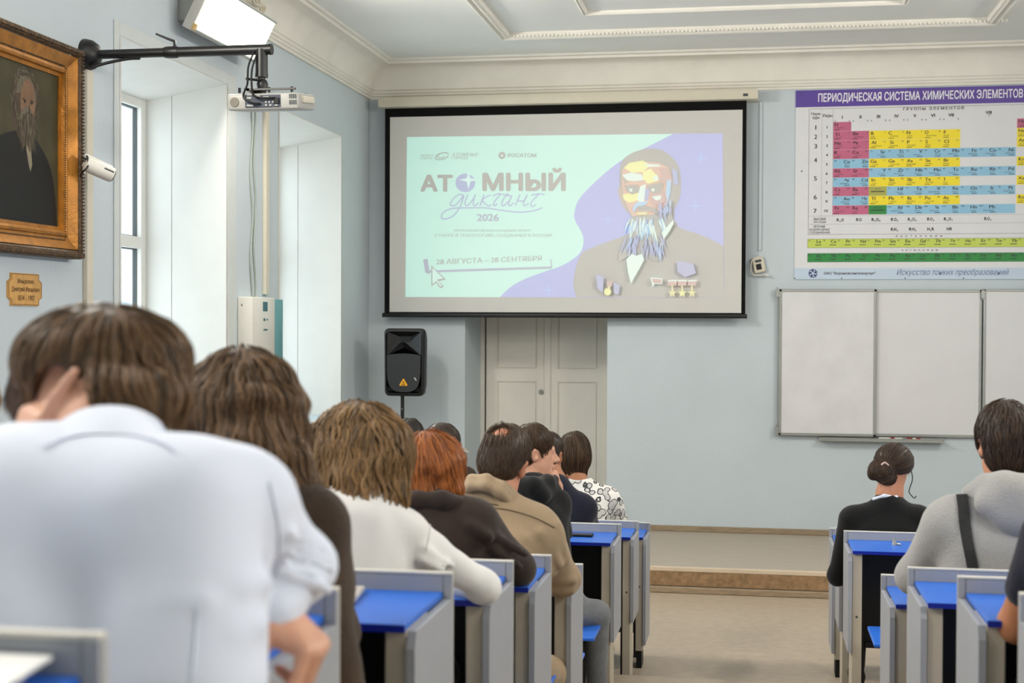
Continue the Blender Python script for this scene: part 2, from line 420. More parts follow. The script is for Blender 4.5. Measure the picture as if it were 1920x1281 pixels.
struct(MB().box((-4.6, YB-.3, ZC), (XR+.3, YF+1.2, ZC+.3)).build('ceiling', M['ceil']))
struct(MB().box((-4.6, YB-.3, -.2), (XR+.3, YF+1.2, 0)).build('floor', M['floor']))
# cornice: a profile carried round the room
def round_room(prof, x0, x1, y0, y1):
    rows = []
    for d, z in prof: rows.append([(x0+d, y0+d, z), (x1-d, y0+d, z), (x1-d, y1-d, z), (x0+d, y1-d, z)])
    return rows
prof = [(0, 4.385), (.022, 4.385), (.026, 4.405), (.04, 4.412), (.042, 4.428), (.055, 4.436), (.056, 4.455), (.066, 4.462)]
for k in range(9):
    t = k/8*math.pi/2; prof.append((.07+.19*(1-math.cos(t)), 4.465+.215*math.sin(t)))
prof += [(.27, 4.683), (.275, 4.705), (.30, 4.712), (.305, ZC)]
b = MB(); b.quadstrip(round_room(prof, XL, XR, YB, YF), True)
struct(b.build('trim_1', M['cornice'], smooth=35))
def ceiling_frame(name, x0, x1, y0, y1, wd, hg, beads):
    pr = [(0, ZC), (.0, ZC-hg*.6), (wd*.25, ZC-hg), (wd*.5, ZC-hg*.7), (wd*.75, ZC-hg), (wd, ZC-hg*.5), (wd, ZC)]
    b = MB(); b.quadstrip(round_room(pr, x0, x1, y0, y1), True)
    if beads:
        n = int((x1-x0)/.034)
        for i in range(n): b.box((x0+wd+.034*i, y1-wd*1.05, ZC-hg*.85), (x0+wd+.034*i+.02, y1-wd*.75, ZC-hg*.3), .004, 1)
        for i in range(int(5/.034)):
            for xx in (x0+wd*.75, x1-wd*1.05): b.box((xx, y1-wd-.034*i, ZC-hg*.85), (xx+wd*.3, y1-wd-.034*i+.02, ZC-hg*.3), .004, 1)
    struct(b.build(name, M['cornice'], smooth=30))
ceiling_frame('trim_2', -2.22, 1.99, 1.0, 12.08, .10, .055, True)
ceiling_frame('trim_3', -1.39, 1.18, 1.8, 11.30, .045, .03, False)
# stage and seating tiers
SY, SZ = 11.306, .208
b = MB(); b.box((XL, SY+.012, 0), (XR, YF, SZ)); st = struct(b.build('floor_2', M['stage']))
struct(MB().box((XL, SY-.004, SZ-.034), (XR, SY+.03, SZ+.004), .006).build('trim_4', M['nosing']))
struct(MB().box((XL, SY, .06), (XR, SY+.014, SZ-.034)).build('trim_5', M['osb']))
struct(MB().box((XL, SY-.022, 0), (XR, SY+.014, .052), .008).build('trim_6', M['wood']))
b = MB(); b.box((XL, YF-.02, SZ), (DX0, YF, SZ+.055), .006); b.box((DX1, YF-.02, SZ), (XR, YF, SZ+.055), .006)
struct(b.build('baseboard_front', M['wood']))
ROWY = [1.344, 2.167, 3.04, 3.838, 4.586, 5.464, 7.097, 8.22, 9.139]
ROWT = [1.876, 1.768, 1.638, 1.529, 1.421, 1.24, 1.165, 1.021, .88]
RXR = [.60, .58, .553, .541, .493, .489, .4525, .479, .492]
TIER = [.92, .80, .68, .57, .47, .34, .22, 0, 0]
b = MB(); prev = YB
ends = [ROWY[k+1]-.45 for k in range(5)]+[6.62, 7.75]
b.box((XL, YB, 0), (XR, ROWY[0]-.45, 1.03)); prev = ROWY[0]-.45
for k, e in enumerate(ends): b.box((XL, prev, 0), (XR, e, TIER[k])); prev = e
struct(b.build('floor_3', M['floor']))
# windows
wroots = []
for i, (a, c) in enumerate(wins):
    n = [3, 4, 1, 2][i]
    r = link('window_%d' % n, None, None, Vector((XL, a, WZ0))); r['kind'] = 'structure'
    b = MB(); t = .012   # reveal lining boards: far cheek, near cheek, head, sill
    b.prism([(XL+.004, c, WZ0), (-4.15, c-.03, WZ0), (-4.15, c, WZ0)], (0, 0, WZ1-WZ0))
    b.box((-4.16, c-.03, WZ0), (XL+.004, c-.012, WZ1-.0)); b.box((-4.16, a+.012, WZ0), (XL+.004, a+.03, WZ1))
    b.prism([(XL+.004, a, WZ1-.005), (XL+.004, a, WZ1+.004), (-4.42, a, WZ1+.004), (-4.42, a, WZ1-.12)], (0, c-a, 0))
    b.build('reveal', M['reveal'], r)
    b = MB(); b.box((-4.45, a, WZ0), (-4.16, a+.03, WZ1)); b.box((-4.45, c-.033, WZ0), (-4.163, c, WZ1)); b.build('jamb', M['reveal'], r)
    b = MB(); b.box((-4.45, a, WZ0-.04), (XL+.06, c, WZ0), .01); b.build('sill', M['reveal'], r)
    b = MB(); x0, x1 = -4.45, -4.36; z1 = WZ1-.10; mid = (a+c)/2
    for y0, y1 in ((a, a+.075), (c-.108, c), (mid-.06, mid+.06)): b.box((x0, y0, WZ0), (x1, y1, z1+.1), .006)
    for z0, zz in ((WZ0, WZ0+.09), (2.715, 2.80), (z1-.07, z1+.1)): b.box((x0+.0015, a+.002, z0), (x1-.0015, c-.002, zz), .006)
    b.build('window_frame', M['pvc'], r)
    b = MB()
    for y0, y1 in ((a+.075, mid-.06), (mid+.06, c-.108)):
        for z0, zz in ((WZ0+.09, 2.715), (2.80, z1-.07)):
            for q in ((y0, y0+.008, z0, zz), (y1-.008, y1, z0, zz), (y0, y1, z0, z0+.008), (y0, y1, zz-.008, zz)): b.box((-4.425, q[0], q[2]), (-4.395, q[1], q[3]))
    b.build('gasket', M['gasket'], r)
    b = MB()
    for y0, y1 in ((a+.075, mid-.06), (mid+.06, c-.108)):
        for z0, zz in ((WZ0+.09, 2.715), (2.80, z1-.07)): b.box((-4.412, y0, z0), (-4.406, y1, zz))
    b.build('pane', M['glass'], r)
    # daylight portal
    ld = bpy.data.lights.new('portal', 'AREA'); ld.shape = 'RECTANGLE'; ld.size = 2.5; ld.size_y = c-a; ld.cycles.is_portal = True
    lo = bpy.data.objects.new('portal', ld); C.objects.link(lo); lo.location = (-4.58, mid, (WZ0+WZ1)/2); lo.rotation_euler = (0, -math.pi/2, 0)
M['surround'] = mat('white window surround paint', (.80, .82, .815), .7, .25, var=.03)
b = MB()
a, c = wins[2]
for lo, hi in (((XL, a-.07, WZ0), (XL+.008, a, WZ1+.085)), ((XL, c, WZ0), (XL+.008, c+.16, WZ1+.085)), ((XL, a, WZ1), (XL+.008, c, WZ1+.085))): b.box(lo, hi, .003, 1)
struct(b.build('trim_7', M['surround']))
struct(MB().box((XL, 10.5, .95), (XL+.05, 12.5, WZ0-.05), .008).build('trim_8', M['slate']))
# door in its niche
D = link('door_1', None, None, Vector((-2.07, 14.1, SZ))); D['kind'] = 'structure'
YD = 14.12; P = lambda x, y, dy=0: at(x, y, YD+dy)
def rect(x0, y0, x1, y1, dy=0): return P(x0, y0, dy), P(x1, y1, dy)
b = MB(); zt = DZ
b.box((DX0, YD-.05, SZ), (DX0+.035, YD+.05, zt)); b.box((DX1-.10, YD-.05, SZ), (DX1, YD+.05, zt)); b.box((DX0, YD-.05, zt-.06), (DX1, YD+.05, zt)); b.build('door_frame', M['door'], D)
xl, xm0, xm1, xr = P(912, 700)[0], P(1021, 700)[0], P(1033, 700)[0], DX1-.10
for nm, x0, x1, px0, px1 in (('l', xl, xm0+.012, 932, 1007), ('r', xm1-.012, xr, 1046, 1121)):
    b = MB(); pz = [SZ+.22, P(0, 704)[2], P(0, 682)[2], zt-.22]; qx0, qx1 = P(px0, 700)[0], P(px1, 700)[0]
    b.box((x0, YD+.012, SZ+.01), (x1, YD+.04, zt-.06))
    b.box((x0, YD-.006, SZ+.01), (qx0, YD+.012, zt-.06)); b.box((qx1, YD-.006, SZ+.01), (x1, YD+.012, zt-.06))
    for z0, z1 in ((SZ+.01, pz[0]), (pz[1], pz[2]), (pz[3], zt-.06)): b.box((qx0, YD-.006, z0), (qx1, YD+.012, z1))
    for z0, z1 in ((pz[0], pz[1]), (pz[2], pz[3])): b.box((qx0+.012, YD+.0, z0+.012), (qx1-.012, YD+.014, z1-.012), .006, 1)
    lf = b.build('door_leaf', M['door'], D)
    if nm == 'l':
        k = P(1015, 735); b = MB(); b.lathe([(.0, -.02), (.018, -.02), (.026, -.012), (.026, 0)], (k[0], YD-.006, k[2]), 'y', 20); b.build('lock_plate', M['alu'], lf, 30)
        b = MB(); b.box((k[0]-.004, YD-.030, k[2]-.006), (k[0]+.004, YD-.025, k[2]+.006)); b.build('keyhole', M['black'], lf)
b = MB(); b.box((xm0, YD-.03, SZ+.01), (xm1, YD+.012, zt-.06), .006); b.build('astragal', M['door'], D)
# ------------------------------------------------------------------ wall lamps
M['lampface'] = mat('lit diffuser', (.95, .93, .85), .5, var=0, emit=(1, .955, .84), es=3.0)
M['lampbody'] = mat('lamp housing', (.80, .79, .77), .45, .4, var=.03)
M['endcap'] = mat('amber end cap', (.85, .72, .50), .5, var=.05)
def wall_lamp(label, O, u, nrm, group='added unseen wall floodlamps'):
    """O = middle of the lower diffuser edge, u = along the wall, nrm = away from the wall"""
    u = unit(u); nrm = unit(nrm); up = np.array([0, 0, 1.0]); L = 1.16
    s = unit(.135*nrm+.27*up)*.325; f = unit(np.cross(u, s)); f = f if f @ nrm > 0 else -f
    t = thing('wall_lamp', label, 'lamp', O, group); O = np.asarray(O, float)
    def bar(b, o, l, w_, d_, bev=.006): # o centre, axes u,s,f
        mx = Matrix(((u[0], unit(s)[0], f[0], o[0]), (u[1], unit(s)[1], f[1], o[1]), (u[2], unit(s)[2], f[2], o[2]), (0, 0, 0, 1)))
        b.box((-l/2, -w_/2, -d_/2), (l/2, w_/2, d_/2), bev, 2, mx)
    m_ = O+s/2
    b = MB(); bar(b, m_-f*.04, L+.03, .345, .07); b.build('housing', M['lampbody'], t, 40)
    b = MB(); bar(b, m_, L, .315, .014, .004); b.build('diffuser', M['lampface'], t, 40)
    b = MB(); bar(b, O+unit(s)*.004+f*.006, L+.02, .016, .02, .003); bar(b, O+s-unit(s)*.004+f*.006, L+.02, .016, .02, .003); b.build('trim_rail', M['alu'], t)
    b = MB(); bar(b, O+u*0-u*(L/2+.006)+s*.06+f*.004, .03, .045, .03); b.build('end_cap', M['endcap'], t)
    for q in (-.45, .45):
        b = MB(); p0 = O+u*q+s*.5-f*.07; p1 = p0.copy(); p1[0] = WALLN
        b.box(np.minimum(p0, p1)-np.array([0, .03, .09]), np.maximum(p0, p1)+np.array([0, .03, .09])); b.build('bracket', M['alu'], t)
    ld = bpy.data.lights.new('lamp_light', 'AREA'); ld.shape = 'RECTANGLE'; ld.size = L-.04; ld.size_y = .28; ld.energy = LAMP_WATTS; ld.color = (1, .95, .86)
    lo = bpy.data.objects.new('lamp_light', ld); C.objects.link(lo); p = m_+f*.014; z = -f; x = u; y = np.cross(z*-1, x)
    lo.matrix_world = Matrix(((x[0], y[0], f[0]*-1, p[0]), (x[1], y[1], f[1]*-1, p[1]), (x[2], y[2], f[2]*-1, p[2]), (0, 0, 0, 1)))
    return t
WALLN = 3.75*-1
t = wall_lamp('bright white wall floodlamp above the first window', (-3.6, 9.13, 4.09), (0, 1, 0), (1, 0, 0), None)
b = MB()
for k in range(3): b.tube(catmull([(-3.58-.02*k, 9.62+.06*k, 4.36), onX(489+4*k, 16, -3.60), onX(474+6*k, 2, -3.60), onX(480+5*k, -25, -3.58)], 6), .010, 6)
b.build('power_cord', M['cream'], t, 60)
for y in (2.6, 6.0): wall_lamp('added white fill floodlamp, unseen, on the window wall behind the painting', (-3.6, y-.6, 4.09), (0, 1, 0), (1, 0, 0))  # lamps added out of view to give the room more light
WALLN = 3.6
LAMP_WATTS *= .75
for y in (2.0, 5.5, 9.2): wall_lamp('added white fill floodlamp, unseen, on the wall opposite the windows', (3.45, y, 4.09), (0, 1, 0), (-1, 0, 0))  # unseen lamps added on this side too, as extra room light
# pendant globes added out of view to brighten the ceiling and the room
M['opal'] = mat('opal glass', (.92, .91, .88), .3, var=0, emit=(1, .96, .88), es=2.0)
for x in (-1.9, 1.8):
    for y in (.6, 4.2):
        t = thing('added_pendant_lamp', 'added white opal globe lamp over the desks, unseen fill light', 'lamp', (x, y, ZC), 'added fill globe lamps')
        b = MB(); b.tube([(x, y, ZC-.04), (x, y, 3.98)], .008, 8); b.build('cord', M['black'], t); b = MB(); b.lathe([(0, -.05), (.05, -.045), (.06, 0)], (x, y, ZC), 'z', 16); b.build('ceiling_rose', M['white'], t)
        b = MB(); bmesh.ops.create_uvsphere(b.bm, u_segments=24, v_segments=14, radius=.16, matrix=Matrix.Translation((x, y, 3.82))); b.build('globe', M['opal'], t, 60)
        ld = bpy.data.lights.new('fill_globe_light', 'POINT'); ld.energy = GLOBE_WATTS; ld.shadow_soft_size = .165; ld.color = (1, .96, .88)
        lo = bpy.data.objects.new('fill_globe_light', ld); C.objects.link(lo); lo.location = (x, y, 3.82)
# ------------------------------------------------------------------ things on the left wall
t = thing('portrait_painting', 'gold-framed portrait painting of a white-bearded man in a black coat', 'painting', (XL, 6.6, 2.53))
y0, y1, z0, z1 = 6.10, 7.185, 2.535, 3.69
iy0, iy1, iz0, iz1 = 6.27, 7.015, 2.655, 3.555
M['paintbg'] = mat('olive painted ground', (.24, .22, .135), .5, .3, var=.35, vscale=5)
M['coat'] = mat('black painted coat', (.055, .05, .045), .5, .3, var=.3, vscale=8)
M['pface'] = mat('painted flesh', (.45, .335, .24), .5, var=.2, vscale=25)
M['pbeard'] = mat('painted grey beard', (.37, .335, .27), .5, var=.25, vscale=30)
M['pshade'] = mat('painted brown tone', (.25, .19, .13), .5, var=.25, vscale=25)
M['pshirt'] = mat('painted shirt', (.52, .48, .39), .5, var=.1)
def frame_ring(b, ring):   # ring: (inset, height) profile round the picture
    rows = []
    for d, h in ring: rows.append([(XL+h, y0+d, z0+d), (XL+h, y1-d, z0+d), (XL+h, y1-d, z1-d), (XL+h, y0+d, z1-d)])
    b.quadstrip(rows, True)
b = MB(); frame_ring(b, [(0, .01), (0, .07), (.01, .085), (.035, .088), (.045, .075)])
for k in range(60):
    for s_ in (0, 1):
        y = y0+.01+(y1-y0-.02)*k/59; b.box((XL+.07, y-.006, (z0 if s_ == 0 else z1-.034)+.004), (XL+.096, y+.006, (z0+.03 if s_ == 0 else z1-.004)), .004, 1)
        z = z0+.01+(z1-z0-.02)*k/59; b.box((XL+.07, (y0+.004 if s_ == 0 else y1-.034), z-.006), (XL+.096, (y0+.03 if s_ == 0 else y1-.004), z+.006), .004, 1)
b.build('outer_moulding', M['dgold'], t)
b = MB(); frame_ring(b, [(.045, .06), (.05, .076), (.10, .052), (.118, .046), (.118, .02)]); fr = b.build('frame', M['gold'], t, 25)
b = MB(); frame_ring(b, [(.118, .02), (.12, .052), (.135, .056), (.148, .050), (.152, .03), (.17, .028), (.17, .015)]); b.build('inner_fillet', M['gold'], t, 20)
b = MB()
for k in range(75):
    z = iz0-.01+(iz1-iz0+.02)*k/74
    for y in (iy0-.022, iy1+.022): b.lathe([(0, .006), (.0045, .003), (.005, 0)], (XL+.053, y, z), 'x', 6)
for k in range(62):
    y = iy0-.01+(iy1-iy0+.02)*k/61
    for z in (iz0-.022, iz1+.022): b.lathe([(0, .006), (.0045, .003), (.005, 0)], (XL+.053, y, z), 'x', 6)
b.build('beading', M['dgold'], t)
b = MB(); LY = [0]
def pl(mi, pts, rx=None):   # painted area, in u (0..1 along the wall) and v (0..1 up)
    b.mi = mi; LY[0] += 1
    b.poly([(XL+.02+.00001*LY[0], iy0-.02+u*(iy1-iy0+.04), iz0-.02+v*(iz1-iz0+.04)) for u, v in pts])
def ell(cx, cy, rx, ry, n=24, tilt=0, wob=.0, sd=1):
    r_ = random.Random(sd); return [(cx+rx*math.cos(q)*(1+wob*(r_.random()-.5))+tilt*ry*math.sin(q), cy+ry*math.sin(q)*(1+wob*(r_.random()-.5))) for q in [2*math.pi*k/n for k in range(n)]]
pl(0, [(0, 0), (1, 0), (1, 1), (0, 1)])
pl(1, [tuple(p[:2]) for p in catmull([(0, 0, 0), (.02, .36, 0), (.18, .5, 0), (.40, .565, 0), (.52, .57, 0), (.66, .55, 0), (.84, .44, 0), (.93, .28, 0), (.97, 0, 0)], 6)])
pl(4, ell(.55, .745, .155, .165, 28, 0, .08, 3)); pl(3, ell(.545, .80, .16, .12, 28, 0, .2, 5)); pl(4, ell(.50, .66, .14, .13, 26, 0, .2, 8))
pl(2, ell(.575, .735, .095, .135, 26)); pl(3, ell(.565, .60, .10, .115, 26, 0, .18, 6)); pl(4, ell(.60, .665, .055, .022, 16)); pl(3, ell(.575, .60, .075, .085, 20, 0, .2, 7))
pl(4, [(.50, .755), (.56, .765), (.555, .75), (.505, .745)]); pl(4, [(.60, .768), (.65, .755), (.645, .742), (.60, .75)]); pl(4, [(.585, .75), (.61, .69), (.585, .685)])
pl(1, ell(.535, .742, .014, .008, 10)); pl(1, ell(.62, .742, .014, .008, 10)); pl(2, ell(.57, .80, .07, .055, 18))
pl(5, [(.55, .50), (.61, .495), (.63, .40), (.605, .36), (.57, .42)]); pl(1, [(.44, .52), (.55, .49), (.60, .35), (.60, .2), (.48, .2)])
r_ = random.Random(9)
for k in range(150):
    q = r_.random()*6.28; u, v = .55+.17*math.cos(q)*r_.uniform(.75, 1.1), .76+.17*math.sin(q)*r_.uniform(.7, 1.1)
    if abs(u-.575) < .085 and abs(v-.735) < .12: continue
    a = math.atan2(v-.76, u-.55)+1.57+r_.uniform(-.5, .5); L_ = r_.uniform(.02, .045); w_ = r_.uniform(.003, .007); cx, cy, sx_, sy_ = math.cos(a)*L_, math.sin(a)*L_, -math.sin(a)*w_, math.cos(a)*w_
    pl(r_.choice([3, 4, 4, 0]), [(u-cx, v-cy), (u+sx_, v+sy_), (u+cx, v+cy), (u-sx_, v-sy_)])
for k in range(110):
    u, v = r_.gauss(.57, .045), r_.uniform(.49, .66); L_ = r_.uniform(.02, .05); w_ = r_.uniform(.003, .007); d_ = (u-.57)*.25
    pl(r_.choice([3, 3, 4]), [(u, v+L_), (u+w_, v), (u+d_, v-L_), (u-w_, v)])
b.build('canvas', [M['paintbg'], M['coat'], M['pface'], M['pbeard'], M['pshade'], M['pshirt']], t, recalc=(1, 0, 0))
# engraved plaque
t = thing('name_plaque', 'small golden-brown plaque with engraved dates under the portrait', 'plaque', (XL, 6.69, 2.27))
M['plaque'] = mat('varnished plywood', (.80, .61, .34), .45, .4, var=.12, vscale=6, stretch=(4, 4, 1))
M['engrave'] = mat('burnt lettering', (.33, .20, .09), .6, var=0)
cx = .02; pts = [(6.522+.03, 2.272), (6.862-.03, 2.272), (6.862-.03, 2.30), (6.862, 2.315), (6.862, 2.395), (6.862-.03, 2.41), (6.862-.03, 2.44), (6.522+.03, 2.44), (6.522+.03, 2.41), (6.522, 2.395), (6.522, 2.315), (6.522+.03, 2.30)]
b = MB(); b.prism([(XL, y, z) for y, z in pts], (.010, 0, 0)); b.build('board', M['plaque'], t)
b = MB(); f = lambda u, v: (XL+.0108, u, v)
write(b, 'Менделеев', 6.615, 2.412, 6.775, 2.382, f, .006, out=(1, 0, 0)); write(b, 'Дмитрий Иванович', 6.555, 2.372, 6.835, 2.338, f, .006, out=(1, 0, 0)); write(b, '1834 - 1907', 6.615, 2.326, 6.785, 2.298, f, .006, out=(1, 0, 0))
c_ = (6.692, 2.356); pin = [(c_[0]+(y-c_[0])*.965, c_[1]+(z-c_[1])*.94) for y, z in pts]
b.tube([(XL+.0106, y, z) for y, z in pin+pin[:1]], .0012, 4)
b.build('lettering', M['engrave'], t, recalc=(1, 0, 0))
# surveillance camera
t = thing('security_camera', 'white bullet security camera with black cable beside the painting', 'camera', (XL, 7.30, 3.05))
a0, a1 = at(160, 307, 7.12), at(211, 329, 7.22)
b = MB(); b.tube([a0-.0*(a1-a0), a0+.02*(a1-a0), a0+.9*(a1-a0), a1], [.036, .042, .043, .040], 20); b.build('body', M['white'], t, 40)
dr = unit(a1-a0); b = MB(); b.tube([a1, a1+dr*.006], [.034, .032], 20); b.build('lens', M['black'], t, 40)
sv = unit(np.cross(dr, (0, 0, 1))); b = MB(); b.tube([a0+dr*.10+sv*.041+np.array([0, 0, .012]), a0+dr*.155+sv*.041+np.array([0, 0, .012])], .005, 4); b.build('brand_mark', M['gasket'], t)
b = MB(); b.tube([a1+np.array([-.0, 0, .042]), a0+np.array([0, 0, .048]), a0+dr*.02+np.array([0, 0, .046])], .01, 8); b.build('sun_visor', M['white'], t, 40)
b = MB(); b.lathe([(0, .0), (.045, 0), (.045, .02), (.03, .03), (0, .03)], (XL, 7.30, 3.055), 'x', 20); b.tube([(XL+.02, 7.30, 3.055), (-3.70, 7.22, 3.06), a0+dr*.02], [.02, .018, .022], 12); b.build('bracket', M['white'], t, 40)
b = MB(); b.tube(catmull([a0+np.array([-.01, 0, .03]), (-3.63, 7.27, 3.10), (-3.70, 7.28, 3.105), (-3.72, 7.24, 3.02), (-3.71, 7.20, 2.95), (-3.72, 7.16, 2.91), (-3.74, 7.06, 2.92)], 6), .006, 6); b.tube(catmull([a0+dr*.02+np.array([0, -.02, .05]), a0+dr*.04+np.array([.0, -.05, .0]), a0+dr*.0+np.array([-.0, -.03, -.05]), (-3.72, 7.22, 2.98)], 6), .005, 6); b.build('cable', M['black'], t, 60)
# conduits
def conduit(label, y, z0, z1, wd=.075):
    o = MB().box((XL, y-wd/2, z0), (XL+.03, y+wd/2, z1), .004, 1).build('cable_conduit', M['cream'], None, base=(XL, y, z0)); tag(o, label, 'conduit')
conduit('white cable conduit running down from the projector arm', 7.375, 1.1, 3.62)
conduit('pale cable conduit in the pier between the two windows', 10.30, 2.40, 3.95)
b = MB(); 
for k, (px_, dy) in enumerate(((471.5, 0), (477.5, 0))):
    pts = [onX(px_+2*math.sin(q*.7+k), 205+q*18, XL+.008) for q in range(21)]; b.tube(pts, .008, 6)
tag(b.build('wall_cable', mat('grey cable sheath', (.62, .66, .63), .5, var=.03), None, 60, base=(XL, 10.05, 2.4)), 'pair of thin grey cables hanging down the pier into the white box', 'cable')
# air steriliser box
t = thing('air_steriliser', 'white wall box with teal control strip between the windows', 'air steriliser', (XL, 10.05, 1.6))
b = MB(); b.box((XL, 9.73, 1.55), (XL+.12, 10.22, 2.375), .012); b.build('housing', M['white'], t, 40)
b = MB(); b.box((XL, 10.22, 1.55), (XL+.12, 10.40, 2.365), .006); sp = b.build('control_strip', M['teal'], t, 40)
for (px0, py0, px1, py1), mm in (((493, 566, 501, 584), 'bt'), ((494, 597, 497, 602), 'bd'), ((500, 598, 502, 601), 'bd'), ((494, 617, 501, 620), 'bd')):
    b = MB(); p0, p1 = onX(px0, py0, XL+.12), onX(px1, py1, XL+.12); b.box((XL+.118, p0[1], p1[2]), (XL+.124, p1[1], p0[2]), .001, 1); b.build('button', mat('dark teal', (.20, .40, .44), .4, var=0), sp)
b = MB(); p = onX(453, 572, XL+.12); b.lathe([(0, .004), (.008, .003), (.009, 0)], (XL+.12, p[1], p[2]), 'x', 10); b.build('screw', M['gasket'], t)
# projector arm
t = thing('telescopic_mount', 'black telescopic wall arm reaching out beside the first window', 'wall arm', (XL, 7.37, 3.71))
ay, az = 7.37, 3.705
b = MB(); b.lathe([(0, .095), (.03, .092), (.06, .075), (.082, .045), (.09, .012), (.09, 0)], (XL, ay, az), 'x', 32); b.build('wall_flange', M['blackm'], t, 50)
b = MB(); b.tube([(XL+.08, ay, az), (-3.25, ay, az)], .026, 20); b.build('outer_tube', M['blackm'], t, 50)
b = MB(); b.tube([(-3.27, ay, az), (-3.25, ay, az), (-3.21, ay, az), (-3.19, ay, az)], [.031, .034, .034, .031], 20); cl = b.build('clamp_collar', M['blackm'], t, 50)
b = MB(); b.tube([(-3.21, ay, az+.03), (-3.21, ay-.01, az+.06), (-3.25, ay-.02, az+.075), (-3.31, ay-.03, az+.10)], [.010, .009, .007, .006], 8); b.build('clamp_lever', M['blackm'], cl, 50)
b = MB(); b.tube([(-3.2, ay, az), (-2.655, ay, az)], .029, 20); b.tube([(-2.655, ay, az), (-2.64, ay, az)], .031, 20); b.build('inner_tube', M['blackm'], t, 50)
b = MB(); b.tube([(-2.70, ay, az), (-2.70, ay, 3.565)], .034, 20); b.tube([(-2.70, ay, 3.57), (-2.70, ay, 3.55)], .036, 20); b.build('drop_tube', M['blackm'], t, 50)
b = MB(); b.tube([(-2.70, ay, 3.56), (-2.70, ay, 3.535)], .02, 12); b.lathe([(0, .03), (.025, .02), (.032, 0), (.028, -.03), (.02, -.05), (0, -.05)], (-2.695, ay, 3.515), 'z', 16); b.tube([(-2.70, ay-.03, 3.53), (-2.76, ay-.05, 3.535)], [.008, .007], 8); b.lathe([(0, .012), (.012, 0), (0, -.012)], (-2.765, ay-.05, 3.535), 'x', 10); b.build('ball_joint', M['blackm'], t, 50)
b = MB(); b.box((-2.78, ay-.06, 3.472), (-2.70, ay+.06, 3.480)); b.box((-2.75, ay-.11, 3.462), (-2.47, ay-.09, 3.472)); b.box((-2.75, ay+.09, 3.462), (-2.47, ay+.11, 3.472)); b.box((-2.76, ay-.11, 3.462), (-2.73, ay+.11, 3.474))
for x in (-2.49, -2.62, -2.79): b.tube([(x, ay-.1, 3.45), (x, ay-.1, 3.478)], .008, 8)
b.build('mounting_plate', M['blackm'], t)
b = MB(); b.tube(catmull([(XL+.05, ay-.05, az-.085), (-3.62, ay-.02, az-.055), (-3.50, ay, az-.03), (-3.42, ay, az-.028)], 6), .009, 8); b.build('cable_strut', M['blackm'], t, 60)
t2 = t
# projector
t = thing('projector', 'grey-white projector hanging from the black wall arm', 'projector', (-2.64, 7.37, 3.36))
yb = 7.24
b = MB(); b.box((-2.85, yb, 3.365), (-2.44, yb+.30, 3.455), .016, 3); b.build('casing', mat('silver grey plastic', (.66, .655, .63), .4, .5, var=.04), t, 40); PJ = t
b = MB(); b.box((-2.745, yb-.003, 3.378), (-2.54, yb+.01, 3.447), .003, 1); pp = b.build('port_panel', mat('slate port panel', (.26, .28, .33), .5, var=.1), t)
b = MB()
for i, (x, z, w_, h_) in enumerate([(-2.735, 3.425, .03, .012), (-2.69, 3.43, .035, .014), (-2.64, 3.428, .035, .012), (-2.595, 3.424, .028, .012), (-2.735, 3.385, .04, .012), (-2.63, 3.402, .012, .012), (-2.61, 3.402, .012, .012), (-2.59, 3.402, .012, .012), (-2.63, 3.385, .012, .012), (-2.605, 3.385, .012, .012), (-2.575, 3.385, .02, .010)]): b.box((x, yb-.008, z), (x+w_, yb, z+h_), .002, 1)
b.build('sockets', M['alu'], pp)
b = MB(); b.box((-2.578, yb-.012, 3.395), (-2.548, yb, 3.43), .003); b.build('power_plug', M['black'], pp)
b = MB(); b.lathe([(0, -.004), (.024, -.004), (.027, 0)], (-2.805, yb, 3.41), 'y', 28); b.build('loudspeaker_grille', mat('grille grey', (.52, .50, .46), .6, var=.1, bump=.5, bscale=300), t, 40)
b = MB()
for i in range(4):
    for j in range(2): b.box((-2.492+i*.011, yb-.003, 3.392+j*.032), (-2.485+i*.011, yb+.002, 3.416+j*.032), .001, 1)
b.build('vents', M['gasket'], t)
b = MB(); b.lathe([(0, .05), (.03, .05), (.036, 0)], (-2.55, yb+.295, 3.41), 'y', 20); b.build('lens', M['black'], t, 40)
b = MB(); b.box((-2.46, yb+.05, 3.40), (-2.425, yb+.25, 3.44), .012); b.build('lamp_cover', M['cream'], t, 40)
b = MB()
b.tube(catmull([(-2.735, ay-.03, az-.02), (-2.755, ay-.06, 3.60), (-2.745, ay-.10, 3.50), (-2.745, yb-.03, 3.42), (-2.70, yb-.03, 3.385), (-2.655, yb-.012, 3.382)], 8), .006, 6)
b.tube(catmull([(-2.715, ay-.03, az-.025), (-2.73, ay-.07, 3.58), (-2.715, ay-.11, 3.47), (-2.68, yb-.03, 3.42), (-2.62, yb-.03, 3.41), (-2.565, yb-.014, 3.412)], 8), .006, 6)
tag(b.build('projector_cable', M['black'], None, 60, base=(-2.7, 7.2, 3.5)), 'black looped cables from the arm into the back of the projector', 'cable')
PJ.rotation_euler = (math.radians(7), 0, 0)
